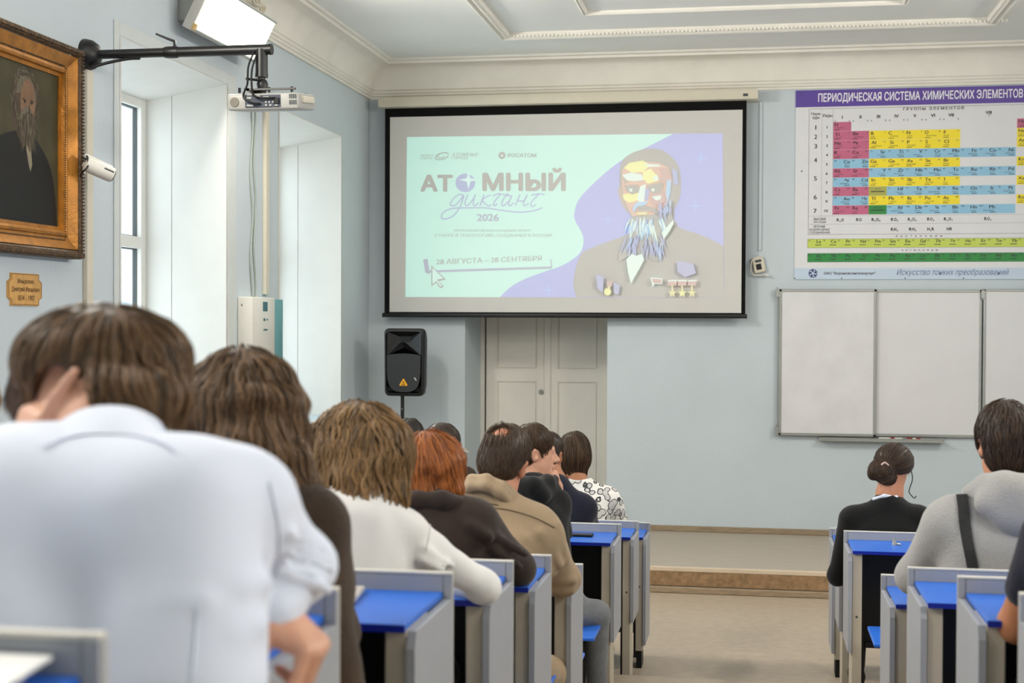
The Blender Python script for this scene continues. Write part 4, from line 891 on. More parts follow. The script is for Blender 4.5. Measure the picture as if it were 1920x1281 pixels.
Wd('ЛАНТАНОИДЫ', 800, 921, 1178, 933, spacing=3.2, bold=.02); Wd('АКТИНОИДЫ', 846, 1001, 1142, 1012, spacing=3.0, bold=.02)
Wd('ОАО "Воронежсинтезкаучук"', 446, 1128, 742, 1148, bold=.02)
bl.build('lettering', mat('dark ink', (.20, .19, .22), .5, var=0), t, recalc=False)
b = MB(); write(b, 'ПЕРИОДИЧЕСКАЯ СИСТЕМА ХИМИЧЕСКИХ ЭЛЕМЕНТОВ', T(1534, 190)[0], (tz1+T(1493, 201.5)[2])/2+.048, T(1918, 190)[0], (tz1+T(1493, 201.5)[2])/2-.05, fT, bold=.022)
b.build('title', mat('white ink', (.92, .91, .94), .5, var=0), t, recalc=False)
b = MB(); Wd('Искусство тонких преобразований', 862, 1112, 1506, 1156, mb=b, shear=.35, bold=-.004); b.build('slogan', mat('blue grey ink', (.36, .42, .58), .5, var=0), t, recalc=False)
b = MB(); cx, cz = TX(384), TZ(1137); R_ = .05
for k in range(5):
    q = math.pi/2+k*2*math.pi/5; pts = [(cx+R_*math.cos(q), cz+R_*math.sin(q)), (cx+R_*.55*math.cos(q+.5), cz+R_*.55*math.sin(q+.5)), (cx+R_*.22*math.cos(q+.2), cz+R_*.22*math.sin(q+.2)), (cx+R_*.3*math.cos(q-.6), cz+R_*.3*math.sin(q-.6))]; b.poly([(x, YT-.0024, z) for x, z in pts])
    q += .63; b.tube([(cx+R_*.75*math.cos(q-.35), YT-.002, cz+R_*.75*math.sin(q-.35)), (cx+R_*.75*math.cos(q+.35), YT-.002, cz+R_*.75*math.sin(q+.35))], .004, 4)
b.build('star_emblem', mat('navy ink', (.16, .18, .42), .5, var=0), t, recalc=False)
b = MB()
def ln(x0, y0, x1, y1, w_=.0025): X0, X1, Z0, Z1_ = TX(x0), TX(x1), TZ(y0), TZ(y1); b.box((min(X0, X1)-w_/2, YT-.0014, min(Z0, Z1_)-w_/2), (max(X0, X1)+w_/2, YT, max(Z0, Z1_)+w_/2))
for y in (194, 914): ln(355, y, 1660, y)
ln(355, 194, 355, 914); ln(355, 808, 1660, 808, .0012); ln(355, 855, 1660, 855, .0012)
for x in (428, 492): ln(x, 194, x, 808, .001)
for x0, y0, x1, y1 in ((352, 940, 1660, 990), (352, 1022, 1660, 1072)): ln(x0, y0, x1, y0); ln(x0, y1, x1, y1); ln(x0, y0, x0, y1)
b.build('ruled_lines', mat('line ink', (.38, .38, .38), .5, var=0), t)
b = MB()
for x, y in ((280, 1165), (548, 1165), (912, 1165), (1246, 1165), (315, 550), (310, 116), (920, 92)): b.lathe([(0, -.004), (.005, -.003), (.007, 0)], (TX(x), YT, TZ(y)), 'y', 8)
b.build('pins', M['gasket'], t)
# ------------------------------------------------------------------ whiteboard
t = thing('whiteboard', 'three-panel whiteboard with aluminium frame below the periodic table', 'whiteboard', (1.6, YF, 1.15))
M['wb'] = mat('whiteboard enamel', (.855, .85, .86), .25, .5, var=.02, vscale=3)
M['smudge'] = mat('smudged whiteboard enamel', (.855, .85, .86), .25, .5, var=.05, vscale=5)
wz0, wz1 = 1.145, 2.515
def panel(nm, x0, x1, y, z0, z1, fw, m_):
    b = MB(); b.box((x0+fw*.6, y-.002, z0+fw*.6), (x1-fw*.6, y+.016, z1-fw*.6)); p_ = b.build(nm, m_, t)
    b = MB()
    for q in ((x0, z0, x1, z0+fw), (x0, z1-fw, x1, z1), (x0, z0, x0+fw, z1), (x1-fw, z0, x1, z1)): b.box((q[0], y-.008, q[1]), (q[2], y+.016, q[3]), .004, 1)
    b.build('aluminium_frame', M['alu'], p_); return p_
panel('centre_panel', .228, 2.065, YF-.03, wz0+.005, wz1-.005, .026, M['wb'])
lp = panel('left_wing', .238, 1.125, YF-.055, wz0, wz1, .026, M['smudge']); panel('right_wing', 2.072, 3.0, YF-.055, wz0, wz1, .022, M['wb'])
for x, z in ((.222, wz1-.03), (.222, wz0+.05), (2.068, wz1-.04)): b = MB(); b.box((x-.016, YF-.066, z-.045), (x+.02, YF-.04, z+.03), .004, 1); b.tube([(x, YF-.06, z-.06), (x, YF-.06, z+.05)], .006, 6); b.build('hinge', M['alu'], t)
b = MB(); x0, x1, z = at(1535, 820, YF-.05)[0], at(1769, 825, YF-.05)[0], at(1650, 826, YF-.08)[2]; b.box((x0, YF-.10, z-.014), (x1, YF, z), .004); b.box((x0, YF-.10, z), (x1, YF-.092, z+.018), .003, 1); b.box((x0, YF-.02, z), (x1, YF, wz0)); b.build('marker_tray', M['alu'], t)
TRZ = z
def marker(x, col, label, L=.13, group='marker pens on the whiteboard tray'):
    o = MB().tube([(x, YF-.06, TRZ+.019), (x+L*.75, YF-.06, TRZ+.019)], .009, 10).build('marker_pen', M['white'], None, 40, base=(x, YF-.06, TRZ+.01)); tag(o, label, 'marker pen', group)
    MB().tube([(x+L*.75, YF-.06, TRZ+.019), (x+L, YF-.06, TRZ+.019)], .0095, 10).build('cap', mat('marker cap '+label[:5], col, .4, var=0), o, 40)
mx = lambda p: at(p, 826, YF-.06)[0]
marker(mx(1669), (.55, .12, .10), 'white marker with dark red cap on the whiteboard tray', .20); marker(mx(1648), (.75, .75, .72), 'white marker with pale cap at the middle of the whiteboard tray', .14); marker(mx(1692), (.80, .78, .75), 'white marker with off-white cap, rightmost on the whiteboard tray', .16)
o = MB().box((mx(1637), YF-.075, TRZ+.004), (mx(1646), YF-.045, TRZ+.026), .003).build('board_eraser', M['gasket'], None, base=(mx(1640), YF-.06, TRZ)); tag(o, 'small dark eraser lying on the whiteboard tray', 'eraser')
# ------------------------------------------------------------------ lecture desks
def desk(side, k, label, length=1.5, front=False):
    """side -1: the block by the windows (its aisle end on the right), +1: the block right of the aisle"""
    Y, zt = ROWY[k], ROWT[k]; xe = -.66 if side < 0 else RXR[k]; base = TIER[k] if not front else 0
    s = side
    X = lambda a: xe+s*a        # a metres in from the aisle end
    t = thing('lecture_desk', label, 'desk', (X(length/2), Y-.2, base), 'lecture desks left of the aisle' if side < 0 else 'lecture desks right of the aisle')
    def bx(b, a0, a1, y0, y1, z0, z1, bev=.003): b.box((min(X(a0), X(a1)), y0, z0), (max(X(a0), X(a1)), y1, z1), bev, 1); return b
    zd = zt-.043; hang = .73 if front else .53
    b = bx(MB(), .0185, length-.0185, Y-.018, Y-.001, zt-(hang if front else .40), zt-.006); bk = b.build('back_board', M['grey'], t)
    b = bx(MB(), .0185, length-.0185, Y-.019, Y+.001, zt-.006, zt, .001); b.build('edging', M['rim'], bk)
    b = bx(MB(), .02, length-.02, Y-.365, Y-.018, zd-.015, zd, .002); dt = b.build('desktop', M['blue'], t)
    b = bx(MB(), .019, length-.019, Y-.367, Y-.362, zd-.016, zd-.001, 0); b.build('edge_band', M['bluee'], dt)
    if k in (2, 4): b = MB(); b.lathe([(0, .003), (.016, .003), (.02, 0)], (X(.38 if s > 0 else .30), Y-.16, zd), 'z', 16); b.build('plug', mat('grey plug', (.30, .42, .55), .4, var=0), dt)
    for a in (0, length-.018):
        b = MB(); x0, x1 = X(a), X(a+.018)
        pts = [(Y-.018, zd), (Y-.385, zd-.017), (Y-.385, zt-hang+.0), (Y, zt-hang), (Y, zt-.004), (Y-.018, zt-.004)]
        b.prism([(x0, y, z) for y, z in [(Y-.018, zd-.016), (Y-.345, zd-.016), (Y-.36, zd-.05), (Y-.36, zt-hang), (Y, zt-hang), (Y, zt-.005), (Y-.018, zt-.005)]], (x1-x0, 0, 0)); sd_ = b.build('side_panel', M['grey'], t)
        b = MB(); b.box((min(x0, x1)-.0006, Y-.003, zt-hang), (max(x0, x1)+.0006, Y+.0015, zt-.005)); b.box((min(x0, x1)-.0006, Y-.019, zt-.005), (max(x0, x1)+.0006, Y+.0015, zt)); b.build('edging', M['rim'], sd_)
    for a in (.0185, length-.0645):
        b = bx(MB(), a, a+.046, Y-.40+.05, Y-.16, base+.11, zd-.016, .003); lg = b.build('leg', M['beige'], t)
        b = bx(MB(), a+.006, a+.040, Y-.40+.055, Y-.2, base, base+.112, .002); b.build('foot', M['black'], lg)
        b = MB(); b.lathe([(0, -.003), (.005, -.002), (.006, 0)], (X(a+.022), Y-.35, zt-.36), 'y', 8); b.build('screw_cap', M['gasket'], lg)
    b = bx(MB(), .075, length-.075, Y-.055, Y-.040, zt-.55, zd-.02); mp = b.build('modesty_panel', mat('dark grey panel', (.075, .078, .085), .45, .4, var=.08), t)
    b = MB(); bx(b, .066, .10, Y-.07, Y-.04, base, zd-.016); bx(b, length-.10, length-.066, Y-.07, Y-.04, base, zd-.016); bx(b, .1, length-.1, Y-.07, Y-.04, zd-.05, zd-.016); bx(b, .1, length-.1, Y-.07, Y-.04, zt-.57, zt-.54); b.build('steel_frame', M['blackm'], t)
    if not front:
        n = max(2, int(round(length/.5))); sl = (length-.06)/n
        for i in range(n):
            sz = base+.445; b = bx(MB(), .03+i*sl+.01, .03+(i+1)*sl-.01, Y+.06, Y+.42, sz-.017, sz, .004); st_ = b.build('seat', M['blue'], t)
            b = MB(); bx(b, .03+(i+.5)*sl-.012, .03+(i+.5)*sl+.012, Y, Y+.34, sz-.045, sz-.017); bx(b, .03+(i+.5)*sl-.015, .03+(i+.5)*sl+.015, Y, Y+.03, sz-.2, sz-.02); b.build('seat_bracket', M['blackm'], st_)
        b = MB(); bx(b, .066, .096, Y+.0, Y+.03, base, zt-.4); bx(b, length-.096, length-.066, Y, Y+.03, base, zt-.4); b.build('seat_post', M['blackm'], t)
    return t
LD = ['grey-backed blue desk with white paper in the bottom left corner of the photo', 'blue desk under the folded arms of the person in the white shirt',
      'wide blue desk with a grey slab on it behind the girl in white', 'blue desk under the elbow of the girl in the white top',
      'blue desk under the elbow of the person in the dark brown jacket', 'blue desk under the elbow of the person in the beige jacket',
      'blue desk left of the aisle carrying a black phone', 'blue desk left of the aisle behind the person in the patterned blouse', 'frontmost blue desk left of the aisle, facing the stage']
for k in range(9): desk(-1, k, LD[k], 1.5, k == 8)
RD = {2: 'blue desk at the right frame edge, nearest on that side of the aisle', 3: 'blue desk right of the aisle in front of the bare elbow', 4: 'blue desk right of the aisle behind the grey hoodie', 5: 'blue desk under the elbow of the grey hoodie',
      6: 'blue desk behind the woman in black, with a silver pen cap on it', 7: 'blue desk right of the aisle in front of the woman in black', 8: 'frontmost blue desk right of the aisle, facing the stage'}
for k in RD: desk(1, k, RD[k], 1.6, k == 8)
def bench(side, xe, Y0, z, base, label):
    t = thing('folding_bench', label, 'bench', (xe+side*.7, Y0+.2, base), 'blue folding benches'); X = lambda a: xe+side*a
    for i in range(3):
        x0, x1 = sorted((X(.03+i*.46), X(.03+i*.46+.43))); st_ = MB().box((x0, Y0, z-.018), (x1, Y0+.36, z), .004, 1).build('seat', M['blue'], t)
        MB().box(((x0+x1)/2-.015, Y0+.04, z-.05), ((x0+x1)/2+.015, Y0+.34, z-.018)).build('seat_bracket', M['blackm'], st_)
    for a in (.12, .72, 1.32):
        b = MB(); b.box((X(a)-.02, Y0+.25, base), (X(a)+.02, Y0+.29, z-.05)); b.box((X(a)-.02, Y0+.05, base), (X(a)+.02, Y0+.38, base+.03)); b.build('leg', M['blackm'], t)
    x0, x1 = sorted((X(.1), X(1.34))); MB().box((x0, Y0+.25, z-.08), (x1, Y0+.29, z-.05)).build('rail', M['blackm'], t)
    return t
bench(-1, -.655, 6.10, .80, TIER[5], 'blue folding bench with a jeans knee above it, left of the aisle')
B2 = bench(1, .50, 6.22, .80, TIER[5], 'blue folding bench with chrome coil right of the aisle')
b = MB(); b.tube([(.62+.012*math.cos(q*.9), 6.24+.012*math.sin(q*.9), .77-.0016*q) for q in range(80)], .003, 5)
b.build('coil_spring', M['alu'], B2, 60)
# small things on the desks
zd = ROWT[6]-.043
t = thing('phone', 'black phone lying on the desk left of the aisle', 'phone', tuple(at(1090, 997, 6.93)[:2])+(zd,))
p = at(1090, 997, 6.93); b = MB(); b.box((p[0]-.08, 6.89, zd+.001), (p[0]+.06, 6.965, zd+.011), .004); b.build('phone_case', M['black'], t, 40)
b = MB(); b.box((p[0]-.075, 6.895, zd+.011), (p[0]+.055, 6.96, zd+.0118), 0); b.build('phone_screen', mat('dark glass', (.02, .02, .025), .1, .6, var=0), t)
p = at(1677, 1006, 6.95); t = thing('pen_cap', 'small silver cap on the blue desk behind the woman in black', 'cap', (p[0], 6.95, zd))
b = MB(); b.lathe([(0, .028), (.009, .026), (.011, .01), (.013, 0)], (p[0], 6.95, zd+.001), 'z', 12); b.build('cap_body', M['alu'], t, 40); MB().tube([(p[0]+.01, 6.95, zd+.006), (p[0]+.03, 6.94, zd+.006)], .005, 8).build('clip', M['alu'], t)
zd = ROWT[2]-.043; p = at(668, 1116, 2.93)
t = thing('notebook', 'grey-white closed notebook slab on the wide blue desk', 'notebook', (p[0]-.12, 2.88, zd))
b = MB(); mx_ = Matrix.Translation((p[0]-.125, 2.89, zd+.008)) @ Matrix.Rotation(.12, 4, 'Z'); b.box((-.14, -.08, -.0065), (.14, .08, .0065), .004, 2, mx_); b.build('cover', mat('grey white cover', (.70, .68, .66), .4, var=.05), t, 40)
b = MB(); b.box((-.13, -.083, -.004), (.13, .0, .003), 0, 1, mx_); b.build('pages', M['white'], t)
zd = ROWT[0]-.043; p = at(92, 1262, 1.31)
t = thing('paper_sheet', 'white paper sheets on the desk in the bottom left corner', 'paper', (p[0]-.1, 1.2, zd))
b = MB(); mx_ = Matrix.Translation((p[0]-.105, 1.19, zd+.011)) @ Matrix.Rotation(math.radians(4), 4, 'X'); b.box((-.105, -.12, -.002), (.105, .128, .002), 0, 1, mx_); b.build('sheet', mat('white paper', (.90, .90, .90), .7, var=.01), t)
b = MB(); b.box((p[0]-.2, 1.1, zd+.0005), (p[0]-.02, 1.3, zd+.006), .001, 1); b.build('lower_sheets', M['white'], t)
# ------------------------------------------------------------------ people
SK = {'fair': mat('fair skin', (.80, .60, .50), .5, .4, var=.07, vscale=30), 'warm': mat('warm skin', (.72, .50, .39), .5, .4, var=.08, vscale=30), 'tan': mat('tanned skin', (.66, .44, .31), .5, .4, var=.08, vscale=30)}
for m_ in SK.values(): m_.node_tree.nodes['Principled BSDF'].inputs['Subsurface Weight'].default_value = .12; m_.node_tree.nodes['Principled BSDF'].inputs['Subsurface Radius'].default_value = (.012, .004, .002)
def cloth(n, col, **k):
    a = dict(rough=.85, spec=.2, var=.06, vscale=9, bump=.35, bscale=45, sheen=.15); a.update(k); return mat(n, col, **a)
CL = dict(white=cloth('white shirt cotton', (.845, .87, .935), var=.015, bump=.12, bscale=14), top=cloth('white knit', (.87, .865, .86), var=.02, bump=.15, bscale=200), brown=cloth('dark brown jacket', (.19, .145, .125), bump=.2, bscale=16), cardigan=cloth('brown knit', (.23, .175, .13), var=.3, bscale=120),
          beige=cloth('beige cotton twill', (.60, .52, .42), var=.08, bump=.3, bscale=20), black=cloth('black cotton', (.045, .047, .055), bump=.25, bscale=25), navy=cloth('navy knit', (.075, .085, .15), bump=.2, bscale=90), hoodie=cloth('light grey fleece', (.62, .615, .61), var=.05, bscale=140), dark=cloth('dark cloth', (.10, .10, .12)),
          jeans=cloth('grey jeans', (.42, .43, .44), var=.12, vscale=14, bump=.3, bscale=60), trousers=cloth('dark trousers', (.07, .075, .095)), shoe=mat('dark shoe', (.06, .055, .05), .5, var=.1))
HM = {n: hair_mat('hair '+n, *c) for n, c in dict(thin=((.15, .115, .09), (.37, .29, .225)), brown=((.15, .11, .075), (.46, .34, .22)), longbrown=((.17, .12, .08), (.46, .35, .24), (.54, .40, .25)), light=((.22, .16, .095), (.56, .43, .27), (.66, .50, .31)), red=((.34, .165, .06), (.68, .40, .19), (.72, .42, .18)), dark=((.09, .065, .05), (.30, .22, .165)), darkbrown=((.10, .07, .045), (.34, .24, .145)), black=((.06, .05, .045), (.20, .155, .13)), blonde=((.40, .30, .20), (.72, .58, .42))).items()}
def head(S, c, R, sc=1.0):
    S.frame(R, c, sc)
    S.el((0, -.012, .032), (.076, .094, .084), k=.03); S.el((0, .022, -.03), (.062, .068, .082), k=.03); S.rc((-.03, .012, -.062), (-.012, .068, -.098), .034, .02, .03); S.rc((.03, .012, -.062), (.012, .068, -.098), .034, .02, .03)
    S.rc((0, .088, .008), (0, .110, -.026), .008, .0125, .014); S.rc((-.012, .096, -.03), (.012, .096, -.03), .009, k=.010); S.rc((-.032, .076, .024), (.032, .076, .024), .011, k=.02)
    S.el((-.031, .094, .004), (.016, .012, .010), k=.014, op='-'); S.el((.031, .094, .004), (.016, .012, .010), k=.014, op='-')
    S.rc((-.016, .088, -.056), (.016, .088, -.056), .0085, k=.008); S.rc((-.013, .087, -.067), (.013, .087, -.067), .0085, k=.008); S.el((0, .073, -.102), (.016, .014, .014), k=.02)
    for s_ in (-1, 1):
        S.el((s_*.079, -.012, -.004), (.0075, .019, .032), rot(s_*-22, -8, s_*8), k=.008); S.el((s_*.086, -.006, -.002), (.006, .010, .017), rot(s_*-22, 0, 0), k=.006, op='-')
    S.frame()
    return lambda p: R @ (np.asarray(p, float)*sc)+np.asarray(c)
def hand(S, wrist, d, palm, side, curl=(.3, .4, .3), spread=.0, sc=1.0, thumb=(.75, .55, .35), each=(1, 1.12, 1.24, 1.36)):
    """d: towards the fingers, palm: out of the palm, side +1: thumb on the +x side of (d x palm)"""
    d = unit(d); palm = unit(np.asarray(palm)-d*(d @ np.asarray(palm))); x = np.cross(d, palm)*side
    B = lambda a, b_, c_: np.asarray(wrist)+(x*a+d*b_+palm*c_)*sc
    for a in (.026, .009, -.009, -.026): S.rc(B(a*.55, .012, 0), B(a, .078-abs(a-.005)*.25, 0), .0135*sc, .0115*sc, .014)
    S.el(B(.0, .045, .004), np.array([.034, .04, .013])*sc, np.stack([x, d, palm], 1), .012); S.el(B(.028, .03, .010), np.array([.016, .028, .014])*sc, np.stack([x, d, palm], 1), .012)
    for i, (a, L) in enumerate(((.029, (.042, .026, .021)), (.010, (.046, .030, .022)), (-.010, (.043, .028, .021)), (-.028, (.034, .021, .019)))):
        p = B(a, .082-abs(a-.005)*.28, 0); ang = 0; r = .0098 if i < 3 else .0085
        for j in range(3):
            ang += curl[j]*each[i]; q = p+(d*math.cos(ang)+palm*math.sin(ang)+x*spread*(1.5-i)*.4)*L[j]*sc; S.rc(p, q, (r-j*.0008)*sc, (r-.0008-j*.0008)*sc, .004); p = q
    p = B(.034, .018, .006); dv = unit(x*thumb[0]+d*thumb[1]+palm*thumb[2])
    for j, (L, r) in enumerate(((.042, .0135), (.032, .0115), (.026, .0102))):
        q = p+dv*L*sc; S.rc(p, q, r*sc, (r-.0012)*sc, .006); p = q; dv = unit(dv+d*.35+palm*.18)
def torso(S, Ls, Rs, neck, pelvis, r=.118, yoke=.062, hip=.13, k=.07, tw=.085):
    Ls, Rs, neck, pelvis = map(np.asarray, (Ls, Rs, neck, pelvis)); ax = unit(Rs-Ls); dn = unit(pelvis-(Ls+Rs)/2)
    for a in (.27, .73):
        c_ = Ls*(1-a)+Rs*a+dn*.10; S.rc(c_, pelvis+ax*(a-.5)*2*tw, r, hip, k)
    S.rc((Ls+Rs)/2+dn*.1, pelvis, r*.95, hip*.95, k)
    S.rc(Ls, Rs, yoke, k=k); S.rc(neck, Ls*.75+neck*.25, .058, yoke*.8, .05); S.rc(neck, Rs*.75+neck*.25, .058, yoke*.8, .05); S.rc(neck, neck+dn*.12, .062, .09, .05)
def sleeve(S, pts, rs=(.062, .05, .047, .037), k=.035):
    sh, el, wr = map(np.asarray, pts); S.rc(sh, el, rs[0], rs[1], k); S.rc(el, wr, rs[2], rs[3], k)
def hit(S, px, py, y0=None):      # first point of a soft shape seen at px, py
    d = unit(ray(px, py)); t = .3 if y0 is None else y0
    for _ in range(200):
        q = S.ev((EYE+d*t)[None])[0]
        if q < .0004: break
        t += q*.7
        if t > 14: break
    return EYE+d*t
def seam(S, pxs, r, name, m, parent, lift=.001, n=6, sq=None):
    pts = [hit(S, *p) for p in catmull([(x, y) for x, y in pxs], n)]; pts = [p for p in pts if S.ev(p[None])[0] < .01]; g = S.grad(np.array(pts)); pts = [p+q*lift for p, q in zip(pts, g)]
    return MB().tube(pts, r, 6).build(name, m, parent, 60)
def ribbon(S, pxs, wd, name, m, parent, lift=.004, n=6):
    pts = [hit(S, *p) for p in catmull([(x, y) for x, y in pxs], n)]; pts = [p for p in pts if S.ev(p[None])[0] < .01]; g = S.grad(np.array(pts)); rows = []
    for i, p in enumerate(pts):
        t_ = unit(np.asarray(pts[min(i+1, len(pts)-1)])-np.asarray(pts[max(i-1, 0)])); s_ = np.cross(t_, g[i]); c_ = p+g[i]*lift
        rows.append([c_-s_*wd/2, c_+s_*wd/2, c_+s_*wd/2+g[i]*.003, c_-s_*wd/2+g[i]*.003])
    return MB().quadstrip(rows, True).build(name, m, parent)
eyew, iris = mat('eye white', (.82, .80, .77), .25, var=0), mat('dark iris', (.10, .07, .05), .2, var=0)
def person(label, c, R, neck, pelvis, floor, skin, arms=(), hands=(), h=.0065, sc=1.0, legs='trousers', knees=None, eyes=True):
    """arms: skin inside or out of the sleeves; hands: keyword dicts for hand()"""
    S = Shape(); L = head(S, c, R, sc); nk = np.asarray(neck, float); pelvis = np.asarray(pelvis, float)
    S.rc(L((0, -.022, -.045)), nk, .053*sc, .056*sc, .03); S.rc(nk, nk+(pelvis-nk)*.3, .06, .085, .05); S.rc(nk+(pelvis-nk)*.3, pelvis, .085, .10, .05)
    for a in arms:
        pts, rs = a[:2]; S.chain(pts, rs, .02); sh = np.asarray(pts[0]); S.rc(sh, nk+(pelvis-nk)*.22, rs[0], .07, .05)
    for q in hands: hand(S, **q)
    V, Q = S.mesh(h); r = from_np('person', V, Q, SK[skin], None, True, base=(pelvis[0], pelvis[1], floor)); tag(r, label, 'person'); HEADS[r.name] = (np.asarray(c), R, sc)
    if eyes:
        for s_ in (-1, 1):
            b = MB(); p = L((s_*.031, .0685, .004)); bmesh.ops.create_uvsphere(b.bm, u_segments=14, v_segments=10, radius=.0115*sc, matrix=Matrix.Translation(Vector(tuple(p)))); e = b.build('eye', eyew, r, 60)
            b = MB(); p = L((s_*.0315, .0752, .004)); bmesh.ops.create_uvsphere(b.bm, u_segments=10, v_segments=8, radius=.0058*sc, matrix=Matrix.Translation(Vector(tuple(p)))); b.build('iris', iris, e, 60)
            b = MB(); b.tube([L((s_*(.014+.008*k), .0885-.0022*k*k, .0215+.003*math.sin(k*.9))) for k in range(5)], [.0018, .003, .0032, .0026, .001], 6); b.build('eyebrow', HM['dark'], r, 60)
    # legs: seated, knees under the desk in front
    T_ = Shape(); kn = knees or [pelvis+np.array((s_*.11, .40, .02)) for s_ in (-1, 1)]
    for s_, k_ in zip((-1, 1), kn):
        k_ = np.asarray(k_); an = np.array((k_[0], k_[1]+.03, floor+.10)); T_.rc(pelvis+np.array((s_*.07, 0, -.02)), k_, .088, .066, .04); T_.rc(k_, an, .062, .045, .02)
        b = MB(); b.box((an[0]-.045, an[1]-.07, floor+.002), (an[0]+.045, an[1]+.19, floor+.085), .035, 3); b.build('shoe', CL['shoe'], r, 60)
    T_.rc(pelvis+np.array((-.08, 0, .02)), pelvis+np.array((.08, 0, .02)), .12, k=.05); V, Q = T_.mesh(.012); from_np('trousers', V, Q, CL[legs], r, True)
    return r, L, S
def garment(name, S, m, parent, h=.009): V, Q = S.mesh(h); return from_np(name, V, Q, CL[m] if isinstance(m, str) else m, parent, True)
def comb(crown, g=1.0, out=.9, extra=(0, 0, 0)):
    cr = np.asarray(crown); ex = np.asarray(extra)
    def f(P):
        q = P-cr; q = q/(np.linalg.norm(q, axis=1, keepdims=True)+1e-6); return q*out+np.array([0, 0, -g])+ex
    return f
def cap_hair(L, R, sc=1.0, top=.012, low=-.055, face=True, puff=1.0):    # short haircut in the head's own frame
    S = Shape().frame(R, L((0, 0, 0)), sc)
    S.el((0, -.016, .036), np.array([.082, .100, .092])*puff+np.array([0, 0, top]), k=.02); S.el((0, -.05, -.012), (.070*puff, .058, .070), k=.03)
    if face:
        S.el((0, .135, -.035), (.15, .078, .088), k=.012, op='-'); S.el((-.090, -.004, -.022), (.026, .036, .052), k=.01, op='-'); S.el((.090, -.004, -.022), (.026, .036, .052), k=.01, op='-'); S.el((0, -.03, -.15), (.2, .2, .075), k=.012, op='-')
    S.frame(); return S
def nzdisp(amp, fr, seed=0):
    rg = np.random.RandomState(seed); D = rg.randn(4, 3)*fr; ph = rg.rand(4)*6.28
    return lambda P: amp*sum(np.sin(P @ D[i]+ph[i]) for i in range(4))/2
def kf(S, pts, r, k=.02): S.chain(pts, r, k)          # a raised crease
# ---- the person in the white shirt (nearest)
Y = 1.72; A = at; FL = TIER[0]
c = A(192, 722, 1.86); R = rot(-32, 34, -6); neck = A(205, 800, 1.79); pel = np.array([A(190, 1300, 1.56)[0], 1.58, FL+.56])
wL = A(38, 868, 1.765); wR = A(516, 1135, 1.76)
r, L, SB = person('person in a white shirt leaning forward, head propped on one hand', c, R, neck, pel, FL, 'fair',
    arms=[([A(470, 948, 1.74), A(560, 1064, 1.84), wR], [.038, .034, .027]), ([A(-50, 905, 1.74), A(-170, 1052, 1.92), wL], [.04, .036, .027])],
    hands=[dict(wrist=A(518, 1142, 1.765), d=A(600, 1228, 1.75)-A(518, 1142, 1.765), palm=(-.75, .1, -.65), side=-1, curl=(1.05, .85, .5), sc=1.02, thumb=(.35, .45, .85), spread=.35),
           dict(wrist=wL, d=A(84, 715, 1.765)-wL, palm=(.6, .75, .0), side=-1, curl=(.8, .8, .5), sc=.92, spread=.5, each=(.12, .8, 1.1, 1.2), thumb=(.6, .75, .2))], h=.005)
S = Shape(); torso(S, A(-80, 948, 1.72), A(452, 945, 1.73), A(203, 892, 1.75), pel, r=.112, yoke=.060, hip=.135, tw=.11, k=.05)
S.rc(A(345, 975, 1.66), A(342, 1290, 1.58), .104, .102, .06); S.rc(A(40, 975, 1.66), A(40, 1290, 1.58), .125, .13, .06); S.rc(A(130, 975, 1.66), A(265, 975, 1.66), .10, k=.06)
sleeve(S, (A(470, 945, 1.74), A(562, 1062, 1.84), A(512, 1132, 1.76)), (.062, .043, .043, .036), .035); sleeve(S, (A(-50, 920, 1.74), A(-170, 1050, 1.92), A(38, 880, 1.775)), (.07, .055, .047, .035), .04)
S.rc(A(40, 875, 1.80), A(110, 862, 1.80), .032, .028, .04)
for a, b_, r_ in (((378, 858, 1.735), (392, 892, 1.69), .012), ((308, 1130, 1.535), (380, 1130, 1.54), .004), ((540, 1000, 1.71), (612, 1030, 1.78), .006), ((535, 1035, 1.72), (622, 1070, 1.79), .006), ((530, 1070, 1.74), (618, 1108, 1.80), .006), ((450, 1100, 1.59), (500, 1092, 1.63), .008), ((430, 1190, 1.56), (490, 1170, 1.60), .008)): S.rc(A(*a), A(*b_), r_, k=.022)
for a, b_ in (((516, 940, 1.66), (512, 1080, 1.66)), ((505, 1010, 1.65), (585, 1050, 1.73)), ((500, 1055, 1.66), (590, 1100, 1.74))): S.rc(A(*a), A(*b_), .007, .005, .02, op='-')
S.disp = nzdisp(.0022, 22, 3); shirt = garment('shirt', S, 'white', r, .0075)
ct = [(92, 815, 1.765), (122, 783, 1.735), (160, 767, 1.715), (205, 762, 1.70), (252, 768, 1.708), (292, 788, 1.725), (316, 822, 1.76)]
cb = [(78, 838), (115, 822), (158, 814), (205, 813), (256, 817), (304, 830), (332, 848)]
rows = []
for (x, y, z), (x2, y2) in zip(catmull(ct, 5), [tuple(q[:2]) for q in catmull([(x, y, 0) for x, y in cb], 5)]):
    p_ = hit(S, x2, y2); 
    if S.ev(p_[None])[0] > .01 or p_[1] > 1.9: p_ = A(x2, y2, 1.70)
    lo_p = p_-unit(ray(x2, y2))*.006; tp = A(x, y, z); inn = tp+np.array((0, .018, -.045)); mid = (tp*.55+lo_p*.45)+np.array((0, -.008, .004))
    rows.append([inn, tp+np.array((0, .010, -.004)), tp+np.array((0, .004, .0015)), tp+np.array((0, -.003, -.001)), mid, lo_p, lo_p+np.array((0, .004, -.002))])
MB().quadstrip(rows).build('collar', CL['white'], shirt, 70)
SF = Shape(); SF.rc(A(530, 1112, 1.785), A(508, 1143, 1.755), .041, .040, .01); garment('cuff', SF, 'white', shirt, .005); SF = Shape(); SF.rc(A(15, 905, 1.80), A(40, 868, 1.772), .040, .038, .01); garment('cuff', SF, 'white', shirt, .005)
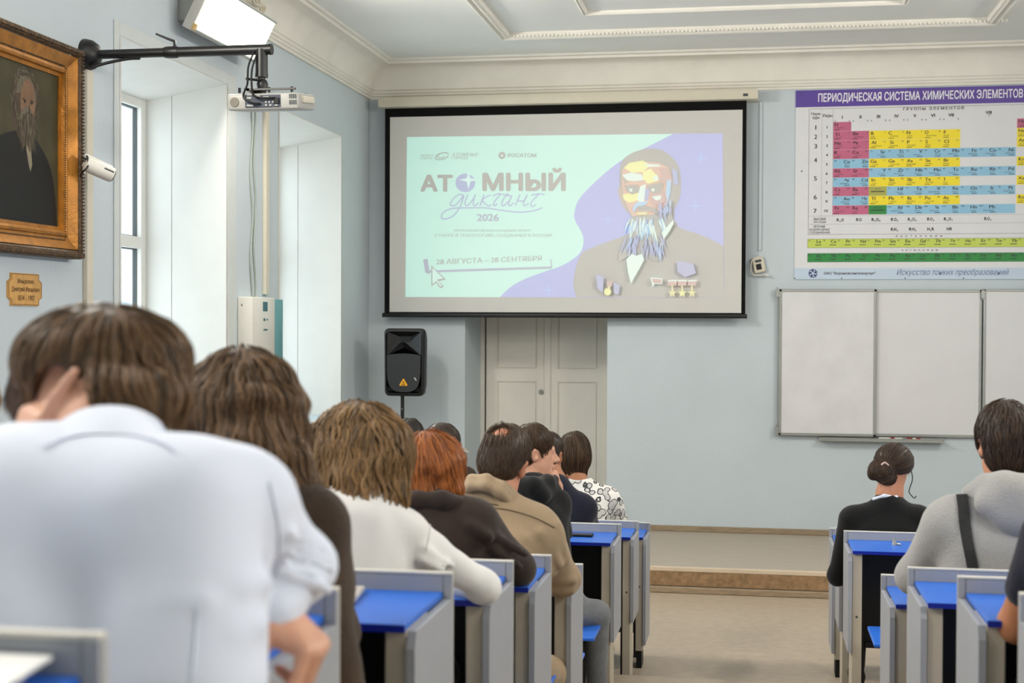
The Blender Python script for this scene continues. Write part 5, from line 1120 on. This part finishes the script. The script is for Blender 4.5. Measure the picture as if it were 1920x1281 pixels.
seam(S, [(371, 1140), (366, 1200), (360, 1278)], .0016, 'back_dart', CL['white'], shirt); seam(S, [(505, 905), (522, 990), (520, 1080)], .0018, 'armhole_seam', CL['white'], shirt)
H = Shape(); H.el(A(190, 678, 1.87), (.121, .115, .080), k=.03); H.rc(A(275, 690, 1.86), A(305, 745, 1.84), .058, .038, .03); H.rc(A(200, 700, 1.83), A(215, 745, 1.80), .07, .045, .03); H.rc(A(188, 738, 1.755), A(285, 748, 1.765), .030, .034, .03); H.rc(A(95, 690, 1.93), A(52, 755, 1.96), .05, .030, .03); H.el(A(112, 752, 1.78), (.036, .09, .05), k=.012, op='-'); H.el(A(145, 760, 1.74), (.03, .05, .045), k=.012, op='-')
cr = A(205, 590, 1.84)
kp = lambda P: (P[:, 2] > A(190, 740, 1.85)[2])
hair_object('hair', HM['brown'], H, .006, [strands(H, scatter(H, 2600, 1, kp), comb(cr, .7, 1.2), .085, 12, .0022, .007, .25, .05, 1, drop=lambda P: (topx(P)[0] > 62) & (topx(P)[0] < 158) & (topx(P)[1] > 705-.25*(topx(P)[0]-62)+8*np.sin(topx(P)[0])))], r)
# ---- long brown hair behind the white shirt
FL = TIER[1]; pel = np.array([A(450, 1100, 2.45)[0], 2.40, FL+.56])
r, L, SB = person('person with long brown hair and brown cardigan, next ahead of the white shirt', A(455, 772, 2.6), rot(-18, 18, 4), A(455, 900, 2.55), pel, FL, 'fair', arms=[([A(584, 996, 2.50), A(622, 1190, 2.56), A(560, 1150, 2.72)], [.036, .032, .026])], hands=[dict(wrist=A(560, 1150, 2.72), d=(-.6, .7, 0), palm=(0, 0, -1), side=1)])
S = Shape(); torso(S, A(312, 970, 2.50), A(585, 978, 2.50), A(455, 905, 2.53), pel, hip=.15); sleeve(S, (A(588, 992, 2.50), A(624, 1190, 2.56), A(565, 1150, 2.70)), (.056, .048, .045, .040)); S.rc(A(585, 1070, 2.48), A(634, 1330, 2.42), .066, .058, .05); S.disp = nzdisp(.003, 25, 5); garment('cardigan', S, 'cardigan', r, .010)
H = Shape(); H.el(A(457, 762, 2.58), (.109, .112, .112), k=.03); H.rc(A(450, 790, 2.53), A(460, 950, 2.46), .088, .075, .05); H.rc(A(500, 800, 2.56), A(556, 905, 2.52), .062, .036, .05); H.rc(A(405, 790, 2.56), A(375, 930, 2.50), .06, .045, .05); H.disp = nzdisp(.004, 40, 2)
cr = A(445, 665, 2.55); lo_ = A(457, 775, 2.55)[2]
hair_object('hair', HM['longbrown'], H, .007, [strands(H, scatter(H, 1500, 2, lambda P: P[:, 2] > lo_), comb(cr, .9, .8), .30, 22, .0023, .009, .22, .13, 2), strands(H, scatter(H, 900, 3), comb(cr, 1.2, .4), .16, 16, .0024, .012, .35, .11, 3)], r)
# ---- white knit top, light brown hair
FL = TIER[2]; pel = np.array([A(660, 1100, 3.25)[0], 3.27, FL+.54])
wr = A(840, 1105, 3.62)
r, L, SB = person('girl in a white long-sleeved top with wavy light brown hair', A(672, 838, 3.36), rot(-8, 16, -4), A(672, 945, 3.33), pel, FL, 'fair', arms=[([A(766, 1010, 3.29), A(908, 1102, 3.46), wr], [.030, .026, .024]), ([A(572, 992, 3.29), A(545, 1100, 3.5), A(620, 1110, 3.66)], [.03, .026, .024])], hands=[dict(wrist=wr, d=(-.7, .6, -.05), palm=(0, 0, -1), side=1)])
S = Shape(); torso(S, A(578, 1002, 3.28), A(758, 1004, 3.28), A(672, 980, 3.30), pel, k=.05, r=.105, yoke=.052, hip=.125, tw=.075); S.rc(A(660, 990, 3.24), A(655, 1080, 3.2), .125, .12, .06); sleeve(S, (A(766, 1008, 3.29), A(908, 1102, 3.46), A(845, 1104, 3.61)), (.053, .038, .038, .033), .035); sleeve(S, (A(570, 990, 3.29), A(545, 1100, 3.5), A(615, 1110, 3.65)), (.053, .041, .040, .033), .045)
for a, b_ in (((798, 1030, 3.24), (850, 1062, 3.31)), ((790, 1050, 3.23), (830, 1072, 3.27))): S.rc(A(*a), A(*b_), .005, k=.03)
S.disp = nzdisp(.002, 30, 6); g = garment('knit_top', S, 'top', r, .0085); seam(S, [(800, 948), (806, 985), (800, 1030)], .0016, 'shoulder_seam', CL['top'], g)
H = Shape(); H.el(A(672, 832, 3.35), (.112, .112, .105), k=.03); H.rc(A(625, 850, 3.33), A(614, 945, 3.26), .062, .04, .05); H.rc(A(722, 850, 3.33), A(733, 938, 3.27), .062, .038, .05); H.rc(A(672, 860, 3.30), A(672, 940, 3.23), .088, .07, .05); H.disp = nzdisp(.004, 45, 4)
cr = A(668, 762, 3.34); lo_ = A(670, 835, 3.35)[2]
hair_object('hair', HM['light'], H, .0065, [strands(H, scatter(H, 1500, 4, lambda P: P[:, 2] > lo_), comb(cr, .9, .8), .26, 22, .0023, .010, .30, .13, 4), strands(H, scatter(H, 1000, 5), comb(cr, 1.1, .4), .13, 16, .0025, .014, .55, .10, 5)], r)
# ---- red hair, dark brown jacket
FL = TIER[3]; pel = np.array([A(815, 1080, 4.05)[0], 4.06, FL+.54]); wr = A(935, 1068, 4.42)
r, L, SB = person('person with straight copper-red hair and dark brown jacket', A(808, 872, 4.15), rot(-14, 14, 2), A(808, 940, 4.12), pel, FL, 'fair', arms=[([A(893, 990, 4.09), A(972, 1066, 4.26), wr], [.034, .03, .025])], hands=[dict(wrist=wr, d=(-.7, .6, -.05), palm=(0, 0, -1), side=1)])
S = Shape(); torso(S, A(735, 972, 4.08), A(888, 975, 4.08), A(808, 945, 4.10), pel, r=.112, yoke=.060, hip=.13); sleeve(S, (A(895, 985, 4.09), A(972, 1066, 4.26), A(930, 1070, 4.40)), (.064, .052, .05, .042), .045)
for a, b_ in (((930, 1005, 4.05), (985, 1040, 4.14)), ((925, 1030, 4.05), (975, 1062, 4.15)), ((880, 985, 4.0), (920, 1010, 4.02))): S.rc(A(*a), A(*b_), .012, k=.02)
SK_ = S; S.disp = nzdisp(.003, 25, 7); g = garment('jacket', S, 'brown', r, .010); K = Shape(); K.chain([A(742, 946, 4.06), A(780, 938, 4.02), A(830, 938, 4.02), A(872, 950, 4.07)], .026, .02); garment('collar', K, 'brown', g, .008)
H = Shape(); H.el(A(808, 866, 4.14), (.094, .098, .096), k=.03); H.rc(A(785, 880, 4.10), A(800, 926, 4.06), .066, .036, .04); H.rc(A(835, 880, 4.11), A(852, 920, 4.09), .06, .026, .04); H.disp = nzdisp(.003, 45, 8)
cr = A(795, 812, 4.13); lo_ = A(800, 868, 4.15)[2]
hair_object('hair', HM['red'], H, .0065, [strands(H, scatter(H, 1500, 6, lambda P: P[:, 2] > lo_), comb(cr, .9, .8, (.15, 0, 0)), .20, 18, .0022, .005, .12, .12, 6), strands(H, scatter(H, 700, 7), comb(cr, 1.2, .4, (.3, 0, 0)), .11, 14, .0022, .007, .2, .1, 7)], r)
# ---- beige jacket, thinning dark hair
FL = TIER[4]; pel = np.array([A(935, 1080, 4.9)[0], 4.82, FL+.52]); wr = A(1010, 1100, 5.22)
r, L, SB = person('man with thinning dark hair in a beige cotton jacket', A(944, 866, 5.0), rot(-10, 14, 16), A(930, 925, 4.95), pel, FL, 'warm', arms=[([A(1018, 1010, 4.92), A(1056, 1088, 5.06), wr], [.038, .034, .027])], hands=[dict(wrist=wr, d=(-.7, .6, 0), palm=(0, 0, -1), side=1)], sc=1.12, legs='beige', knees=[pel+np.array((-.11, .40, .02)), A(1028, 1262, 5.1)])
S = Shape(); torso(S, A(838, 968, 4.90), A(1012, 990, 4.90), A(918, 925, 4.93), pel, r=.125, yoke=.070, hip=.135); sleeve(S, (A(1020, 1005, 4.92), A(1056, 1088, 5.06), A(1010, 1098, 5.2)), (.074, .058, .055, .045), .05)
for a, b_ in (((1045, 985, 4.88), (1062, 1050, 4.96)), ((1010, 1000, 4.82), (1050, 1060, 4.92)), ((985, 1010, 4.8), (1035, 1075, 4.92)), ((1030, 1085, 4.98), (1075, 1090, 5.0)), ((1030, 1105, 5.0), (1072, 1108, 5.02))): S.rc(A(*a), A(*b_), .013, k=.022)
S.disp = nzdisp(.003, 26, 9); g = garment('jacket', S, 'beige', r, .009); K = Shape(); cp = [(872, 912, 4.92), (885, 900, 4.87), (912, 899, 4.85), (938, 912, 4.86), (958, 932, 4.90)]; K.chain([A(*p) for p in cp], .019, .015); K.chain([A(x-2, y+12, z-.02) for x, y, z in cp], .018, .015); garment('collar', K, 'beige', g, .007)
seam(S, [(880, 936), (905, 942), (935, 948)], .0022, 'yoke_seam', cloth('beige stitching', (.45, .38, .30)), g, .002); seam(S, [(905, 952), (950, 956), (1000, 970), (1040, 990)], .0022, 'back_seam', cloth('beige stitching', (.45, .38, .30)), g, .002)
H = cap_hair(L, R := rot(-10, 14, 16), 1.12, .0, puff=.985); H.frame(R, A(944, 866, 5.0), 1.12); H.el((-.02, -.086, .086), (.042, .034, .032), k=.018, op='-'); H.frame()
cr = L((-.01, -.03, .12)); far_ = lambda P: np.linalg.norm(P-L((-.02, -.080, .082)), axis=1) > .052
hair_object('hair', HM['thin'], H, .006, [strands(H, scatter(H, 2200, 8, far_), comb(cr, .5, 1.2), .032, 7, .0015, .002, .2, .05, 8, free=-2), strands(H, scatter(H, 900, 18, lambda P: ~far_(P)), comb(cr, .4, 1.2), 0.04, 8, .0012, .010, .3, .05, 18, free=-2)], r, True)
# ---- black hoodie, face in profile
FL = TIER[5]; pel = np.array([A(1015, 1080, 6.3)[0], 6.30, .80+.09]); R = rot(-72, 4, 0); c = A(1003, 850, 6.45)
wr = A(1046, 912, 6.60)
r, L, SB = person('young man in a black hoodie, face in profile, looking right', c, R, A(998, 915, 6.42), pel, FL, 'fair', arms=[([A(1042, 950, 6.46), A(1052, 1000, 6.62), wr], [.034, .03, .025])], hands=[dict(wrist=wr, d=A(1041, 880, 6.55)-wr, palm=(-.75, -.3, .1), side=1, curl=(.7, .9, .6), sc=.92)], h=.005, legs='jeans', knees=[pel+np.array((-.05, .40, .02)), A(1118, 1152, 6.42)])
S = Shape(); torso(S, A(930, 950, 6.42), A(1045, 945, 6.45), A(1000, 915, 6.40), pel, r=.115, yoke=.062, hip=.13, tw=.05); sleeve(S, (A(1046, 948, 6.46), A(1052, 1000, 6.62), A(1046, 926, 6.61)), (.056, .045, .043, .034), .035); S.disp = nzdisp(.004, 28, 11); g = garment('hoodie', S, 'black', r, .009)
K = Shape(); K.chain([A(975, 905, 6.33), A(1000, 912, 6.30), A(1025, 905, 6.40), A(1038, 900, 6.50)], [.034, .04, .034, .026], .03); K.chain([A(985, 920, 6.32), A(1015, 930, 6.32), A(1040, 922, 6.46)], .036, .03); garment('hood', K, 'black', g, .008)
H = cap_hair(L, R, 1.0, .014, puff=1.0); cr = L((0, -.03, .13))
hair_object('hair', HM['darkbrown'], H, .005, [strands(H, scatter(H, 1700, 9), comb(cr, .35, 1.1, tuple(R @ np.array((0, .25, 0)))), .045, 8, .0016, .004, .2, .05, 9, free=-2)], r)
# ---- navy sweater beside the young man
FL = TIER[6]; pel = np.array([A(1045, 1050, 7.45)[0], 7.42, FL+.56]); R = rot(-16, 14, 2); wr = A(1048, 915, 7.62)
r, L, SB = person('man with short dark hair in a navy sweater, half hidden by the hooded young man', A(1028, 855, 7.5), R, A(1040, 905, 7.46), pel, FL, 'tan', arms=[([A(1094, 957, 7.44), A(1104, 990, 7.66), wr], [.036, .03, .025])], hands=[dict(wrist=wr, d=A(1041, 878, 7.60)-wr, palm=(-.3, -.7, 0), side=1, curl=(.8, .8, .5))])
S = Shape(); torso(S, A(990, 945, 7.42), A(1096, 950, 7.42), A(1040, 912, 7.44), pel, r=.118, yoke=.064, hip=.13); sleeve(S, (A(1098, 955, 7.44), A(1104, 990, 7.66), A(1056, 930, 7.62)), (.062, .05, .047, .036), .045); S.disp = nzdisp(.003, 26, 12); g = garment('sweater', S, 'navy', r, .010); K = Shape(); K.chain([A(1020, 908, 7.42), A(1045, 904, 7.38), A(1066, 910, 7.44)], .018, .02); garment('collar', K, 'navy', g, .007)
H = cap_hair(L, R, 1.0, .006); hair_object('hair', HM['dark'], H, .006, [strands(H, scatter(H, 900, 10), comb(L((0, -.03, .13)), .4, 1.2), .03, 7, .0016, .002, .15, .05, 10, free=-2)], r)
# ---- bob haircut, patterned blouse
FL = 0; pel = np.array([A(1090, 1040, 8.55)[0], 8.52, .58]); R = rot(6, 8, 0)
def cell_mat():
    m = bpy.data.materials.new('pebble print blouse'); m.use_nodes = True; nt = m.node_tree; b = nt.nodes['Principled BSDF']; tc = nt.nodes.new('ShaderNodeTexCoord')
    def vor(sc, w0, w1):
        nz = nt.nodes.new('ShaderNodeTexNoise'); nz.inputs['Scale'].default_value = 9; ad = nt.nodes.new('ShaderNodeMix'); ad.data_type = 'RGBA'; ad.inputs[0].default_value = .035; nt.links.new(tc.outputs['Object'], nz.inputs['Vector']); nt.links.new(tc.outputs['Object'], ad.inputs[6]); nt.links.new(nz.outputs[1], ad.inputs[7])
        v = nt.nodes.new('ShaderNodeTexVoronoi'); v.inputs['Scale'].default_value = sc; nt.links.new(ad.outputs[2], v.inputs['Vector']); r_ = nt.nodes.new('ShaderNodeValToRGB'); e = r_.color_ramp.elements
        r_.color_ramp.interpolation = 'CONSTANT'; e[0].position = 0; e[0].color = (.55, .54, .52, 1); e[1].position = w0; e[1].color = (.035, .035, .04, 1); n = e.new(w1); n.color = (.80, .78, .74, 1); nt.links.new(v.outputs['Distance'], r_.inputs[0]); return r_
    a = vor(23, .42, .52); nt.links.new(a.outputs[0], b.inputs['Base Color']); b.inputs['Roughness'].default_value = .7; return m
r, L, SB = person('woman with a brown bob in a white blouse with black pebble print', A(1077, 852, 8.6), R, A(1082, 905, 8.56), pel, FL, 'tan')
S = Shape(); torso(S, A(1030, 938, 8.52), A(1142, 934, 8.52), A(1083, 905, 8.55), pel, r=.125, yoke=.066, hip=.15); sleeve(S, (A(1146, 942, 8.54), A(1168, 1005, 8.66), A(1120, 1010, 8.85)), (.070, .062, .058, .05), .045); sleeve(S, (A(1026, 945, 8.54), A(1010, 1005, 8.66), A(1050, 1010, 8.85)), (.066, .058, .055, .05), .045); S.el(A(1084, 892, 8.55), (.066, .07, .045), k=.02, op='-'); garment('blouse', S, cell_mat(), r, .010)
H = Shape(); H.el(A(1077, 846, 8.6), (.101, .105, .125), k=.03); H.el(A(1077, 862, 8.58), (.103, .095, .096), k=.03); H.el(A(1077, 935, 8.62), (.2, .2, .128), k=.015, op='-')
hair_object('hair', HM['darkbrown'], H, .006, [strands(H, scatter(H, 1500, 11), comb(A(1070, 806, 8.58), 1.0, .8), .14, 14, .0018, .004, .1, .1, 11)], r)
# ---- heads glimpsed between the others
def far_person(label, px, py, Y, FL, hm, seed, sk='fair', dress='dark', R=None, top=.008):
    R = rot(0, 12, 0) if R is None else R; c = A(px, py, Y); pel = np.array([c[0], Y-.08, FL+.55])
    r, L, SB = person(label, c, R, c+np.array((0, -.03, -.20)), pel, FL, sk, h=.008)
    S = Shape(); torso(S, c+np.array((-.17, -.05, -.27)), c+np.array((.17, -.05, -.27)), c+np.array((0, -.04, -.21)), pel, r=.115, yoke=.06); sleeve(S, (c+np.array((.18, -.04, -.28)), c+np.array((.22, .08, -.5)), c+np.array((.05, .25, -.52)))); sleeve(S, (c+np.array((-.18, -.04, -.28)), c+np.array((-.22, .08, -.5)), c+np.array((-.05, .25, -.52)))); garment('sweater', S, dress, r, .012)
    H = cap_hair(L, R, 1.0, top); hair_object('hair', HM[hm], H, .007, [strands(H, scatter(H, 900, seed), comb(L((0, -.03, .13)), .6, 1.0), .04, 8, .0018, .003, .2, .06, seed, free=-2)], r); return r, L
far_person('person with black hair glimpsed behind the copper-red hair, under the loudspeaker pole', 768, 830, 7.45, TIER[6], 'black', 21)
r, L = far_person('person with dark hair and pale-rimmed glasses right behind the copper-red hair', 831, 846, 6.5, TIER[5], 'dark', 22, R=rot(-35, 10, 0))
b = MB(); b.tube(catmull([L((.082, -.01, .012)), L((.080, .05, .012)), L((.072, .098, .010))], 5), .004, 6); b.tube([L((.036+.026*math.cos(q*.524), .104-.05*(.036+.026*math.cos(q*.524)), .004+.021*math.sin(q*.524))) for q in range(13)], .003, 6); b.tube([L((-.036+.026*math.cos(q*.524), .104+.05*(-.036+.026*math.cos(q*.524)), .004+.021*math.sin(q*.524))) for q in range(13)], .003, 6); b.tube([L((-.01, .106, .008)), L((.01, .106, .008))], .003, 6); b.build('glasses', mat('pale glasses frame', (.85, .80, .68), .2, .7, metal=.3, var=0), r, 60)
far_person('person whose dark brown crown just shows over the beige collar', 872, 915, 8.6, 0, 'dark', 23)
# ---- hair bun, black top (right block)
FL = TIER[6]; pel = np.array([A(1660, 1040, 7.4)[0], 7.38, FL+.53]); R = rot(-14, 26, 10)
r, L, SB = person('woman in a black top with brown hair in a low bun', A(1678, 872, 7.46), R, A(1668, 925, 7.42), pel, FL, 'warm', arms=[([A(1594, 970, 7.39), A(1570, 1080, 7.5), A(1620, 1070, 7.72)], [.034, .03, .025])], hands=[dict(wrist=A(1620, 1070, 7.72), d=(.6, .7, 0), palm=(0, 0, -1), side=-1)])
S = Shape(); torso(S, A(1602, 970, 7.38), A(1722, 970, 7.38), A(1666, 948, 7.40), pel, r=.116, yoke=.054, hip=.13, k=.055); sleeve(S, (A(1594, 974, 7.39), A(1570, 1080, 7.50), A(1618, 1068, 7.7)), (.058, .046, .045, .038), .045); sleeve(S, (A(1728, 974, 7.39), A(1750, 1060, 7.5), A(1700, 1068, 7.7)), (.058, .046, .045, .038), .045); g = garment('top', S, 'black', r, .009)
K = Shape(); K.chain([A(1638, 936, 7.37), A(1658, 930, 7.345), A(1680, 932, 7.36), A(1694, 940, 7.41)], .009, .01); garment('collar', K, 'white', g, .005)
H = Shape(); H.el(A(1676, 866, 7.46), (.100, .104, .098), k=.02); H.el(A(1694, 900, 7.44), (.05, .06, .045), k=.015, op='-'); B_ = Shape(); B_.el(A(1656, 886, 7.38), (.062, .05, .050), k=.02); B_.el(A(1640, 882, 7.40), (.035, .035, .05), k=.02); B_.el(A(1634, 890, 7.40), (.018, .018, .025), k=.02); B_.el(A(1664, 900, 7.37), (.045, .035, .03), k=.02)
for o_ in B_.ops: H.ops.append(o_)
bc_ = A(1656, 886, 7.36); to_bun = lambda P: (bc_-P)/(np.linalg.norm(bc_-P, axis=1, keepdims=True)+1e-6)
swirl = lambda P: np.cross(P-bc_, np.array([.2, -1, .1]))*12+np.array([0, 0, -.1])
hair_object('hair', HM['dark'], H, .0055, [strands(H, scatter(H, 1100, 12), to_bun, .10, 12, .0018, .003, .1, .08, 12, drop=lambda P: topx(P)[1] > 904-.25*(topx(P)[0]-1660)), strands(H, scatter(H, 500, 13, lambda P: np.linalg.norm(P-bc_, axis=1) < .075), swirl, .10, 12, .002, .005, .2, .08, 13, drop=lambda P: topx(P)[1] > 910)], r)
MB().tube(catmull([A(1708, 880, 7.5), A(1711, 898, 7.5), A(1706, 915, 7.5), A(1705, 924, 7.5), A(1714, 934, 7.5), A(1718, 930, 7.5)], 6), .0025, 6).build('loose_curl', HM['darkbrown'], r, 60)
MB().tube(catmull([A(1653, 872, 7.30), A(1659, 868, 7.295), A(1666, 873, 7.30)], 5), .006, 6).build('hair_clip', mat('pale hair clip', (.70, .60, .55), .35, var=0), r, 60)
MB().tube([L((.084, -.016, -.036)), L((.085, -.016, -.05))], .003, 6).build('earring', M['alu'], r, 60)
# ---- grey hoodie with dark strap (right block)
FL = TIER[4]; pel = np.array([A(1885, 1090, 4.85)[0], 4.82, FL+.56]); R = rot(10, 12, 0); c = A(1884, 838, 4.9)
r, L, SB = person('man in a light grey hoodie with a dark bag strap across his back', c, R, A(1888, 925, 4.86), pel, FL, 'warm', arms=[([A(1775, 990, 4.84), A(1716, 1080, 5.0), A(1775, 1090, 5.16)], [.04, .034, .027])], hands=[dict(wrist=A(1775, 1090, 5.16), d=(.6, .7, 0), palm=(0, 0, -1), side=-1)], sc=1.06)
S = Shape(); torso(S, A(1782, 975, 4.82), A(1992, 980, 4.82), A(1888, 935, 4.85), pel, r=.130, yoke=.070, hip=.15, tw=.10); sleeve(S, (A(1772, 985, 4.84), A(1716, 1080, 5.0), A(1770, 1092, 5.14)), (.074, .060, .057, .045), .05); sleeve(S, (A(2002, 985, 4.84), A(2050, 1080, 5.0), A(1990, 1092, 5.14)), (.074, .060, .057, .045), .05)
S.disp = nzdisp(.003, 22, 14); g = garment('hoodie', S, 'hoodie', r, .009)
K = Shape(); K.chain([A(1822, 925, 4.82), A(1850, 915, 4.78), A(1885, 912, 4.74), A(1925, 915, 4.76), A(1955, 930, 4.82)], [.034, .042, .045, .042, .034], .03); K.el(A(1905, 945, 4.72), (.135, .06, .072), k=.05); K.el(A(1915, 975, 4.71), (.085, .045, .06), k=.04); K.disp = nzdisp(.003, 25, 15); garment('hood', K, 'hoodie', g, .008)
ribbon(S, [(1803, 930), (1806, 950), (1809, 980), (1815, 1015), (1822, 1050), (1828, 1085)], .036, 'bag_strap', mat('dark webbing', (.12, .12, .125), .7, var=.05, bump=.3, bscale=200), r, .004)
H = cap_hair(L, R, 1.06, .012, puff=1.10); H.frame(R, c, 1.06); H.el((0, -.05, -.05), (.068, .05, .055), k=.03); H.frame(); cr = L((.0, -.04, .13))
hair_object('hair', HM['dark'], H, .006, [strands(H, scatter(H, 2400, 14), comb(cr, .55, 1.1), .05, 9, .0018, .005, .25, .06, 14, free=-2), strands(H, scatter(H, 60, 15, lambda P: P[:, 2] > c[2]+.1), comb(cr, -.6, .8), .05, 8, .0012, .01, .4, .04, 15)], r)
# ---- bare elbow at the right edge
FL = TIER[2]; c = A(2075, 860, 3.45); pel = np.array([c[0], 3.30, FL+.54]); e_ = A(1906, 1172, 3.50); w_ = A(1975, 1190, 3.72)
r, L, SB = person('person in a dark short-sleeved top, only a bare elbow in view at the right edge', c, rot(0, 10, 0), c+np.array((0, -.03, -.2)), pel, FL, 'tan', arms=[([A(1968, 1010, 3.40), e_, w_], [.050, .043, .030])], hands=[dict(wrist=w_, d=(.6, .7, 0), palm=(0, 0, -1), side=-1)])
S = Shape(); torso(S, A(1985, 1000, 3.38), A(2190, 1000, 3.38), c+np.array((0, -.04, -.2)), pel, r=.12, yoke=.062); S.rc(A(1968, 1010, 3.40), A(1930, 1105, 3.46), .066, .056, .03); garment('top', S, 'navy', r, .010)
H = cap_hair(L, rot(0, 10, 0), 1.0, .01); hair_object('hair', HM['dark'], H, .008, [strands(H, scatter(H, 500, 16), comb(L((0, -.03, .13)), .6, 1), .06, 8, .002, .003, .2, .06, 16)], r)
# ---- fair hair at the left edge
FL = TIER[1]; c = A(-95, 770, 2.65); pel = np.array([c[0], 2.5, FL+.54])
r, L, SB = person('person with fair hair, only a strip of hair in view at the left edge', c, rot(0, 14, 0), c+np.array((0, -.03, -.2)), pel, FL, 'fair', h=.009)
S = Shape(); torso(S, c+np.array((-.17, -.05, -.28)), c+np.array((.15, -.05, -.28)), c+np.array((0, -.04, -.21)), pel, r=.11, yoke=.055); garment('sweater', S, 'dark', r, .012)
H = Shape(); H.el(c+np.array((0, -.01, .025)), (.10, .11, .105)); H.rc(c+np.array((0, -.05, 0)), c+np.array((0, -.08, -.16)), .08, .06, .04)
hair_object('hair', HM['blonde'], H, .009, [strands(H, scatter(H, 700, 17), comb(c+np.array((0, -.03, .13)), 1, .7), .14, 12, .0022, .004, .3, .08, 17)], r)
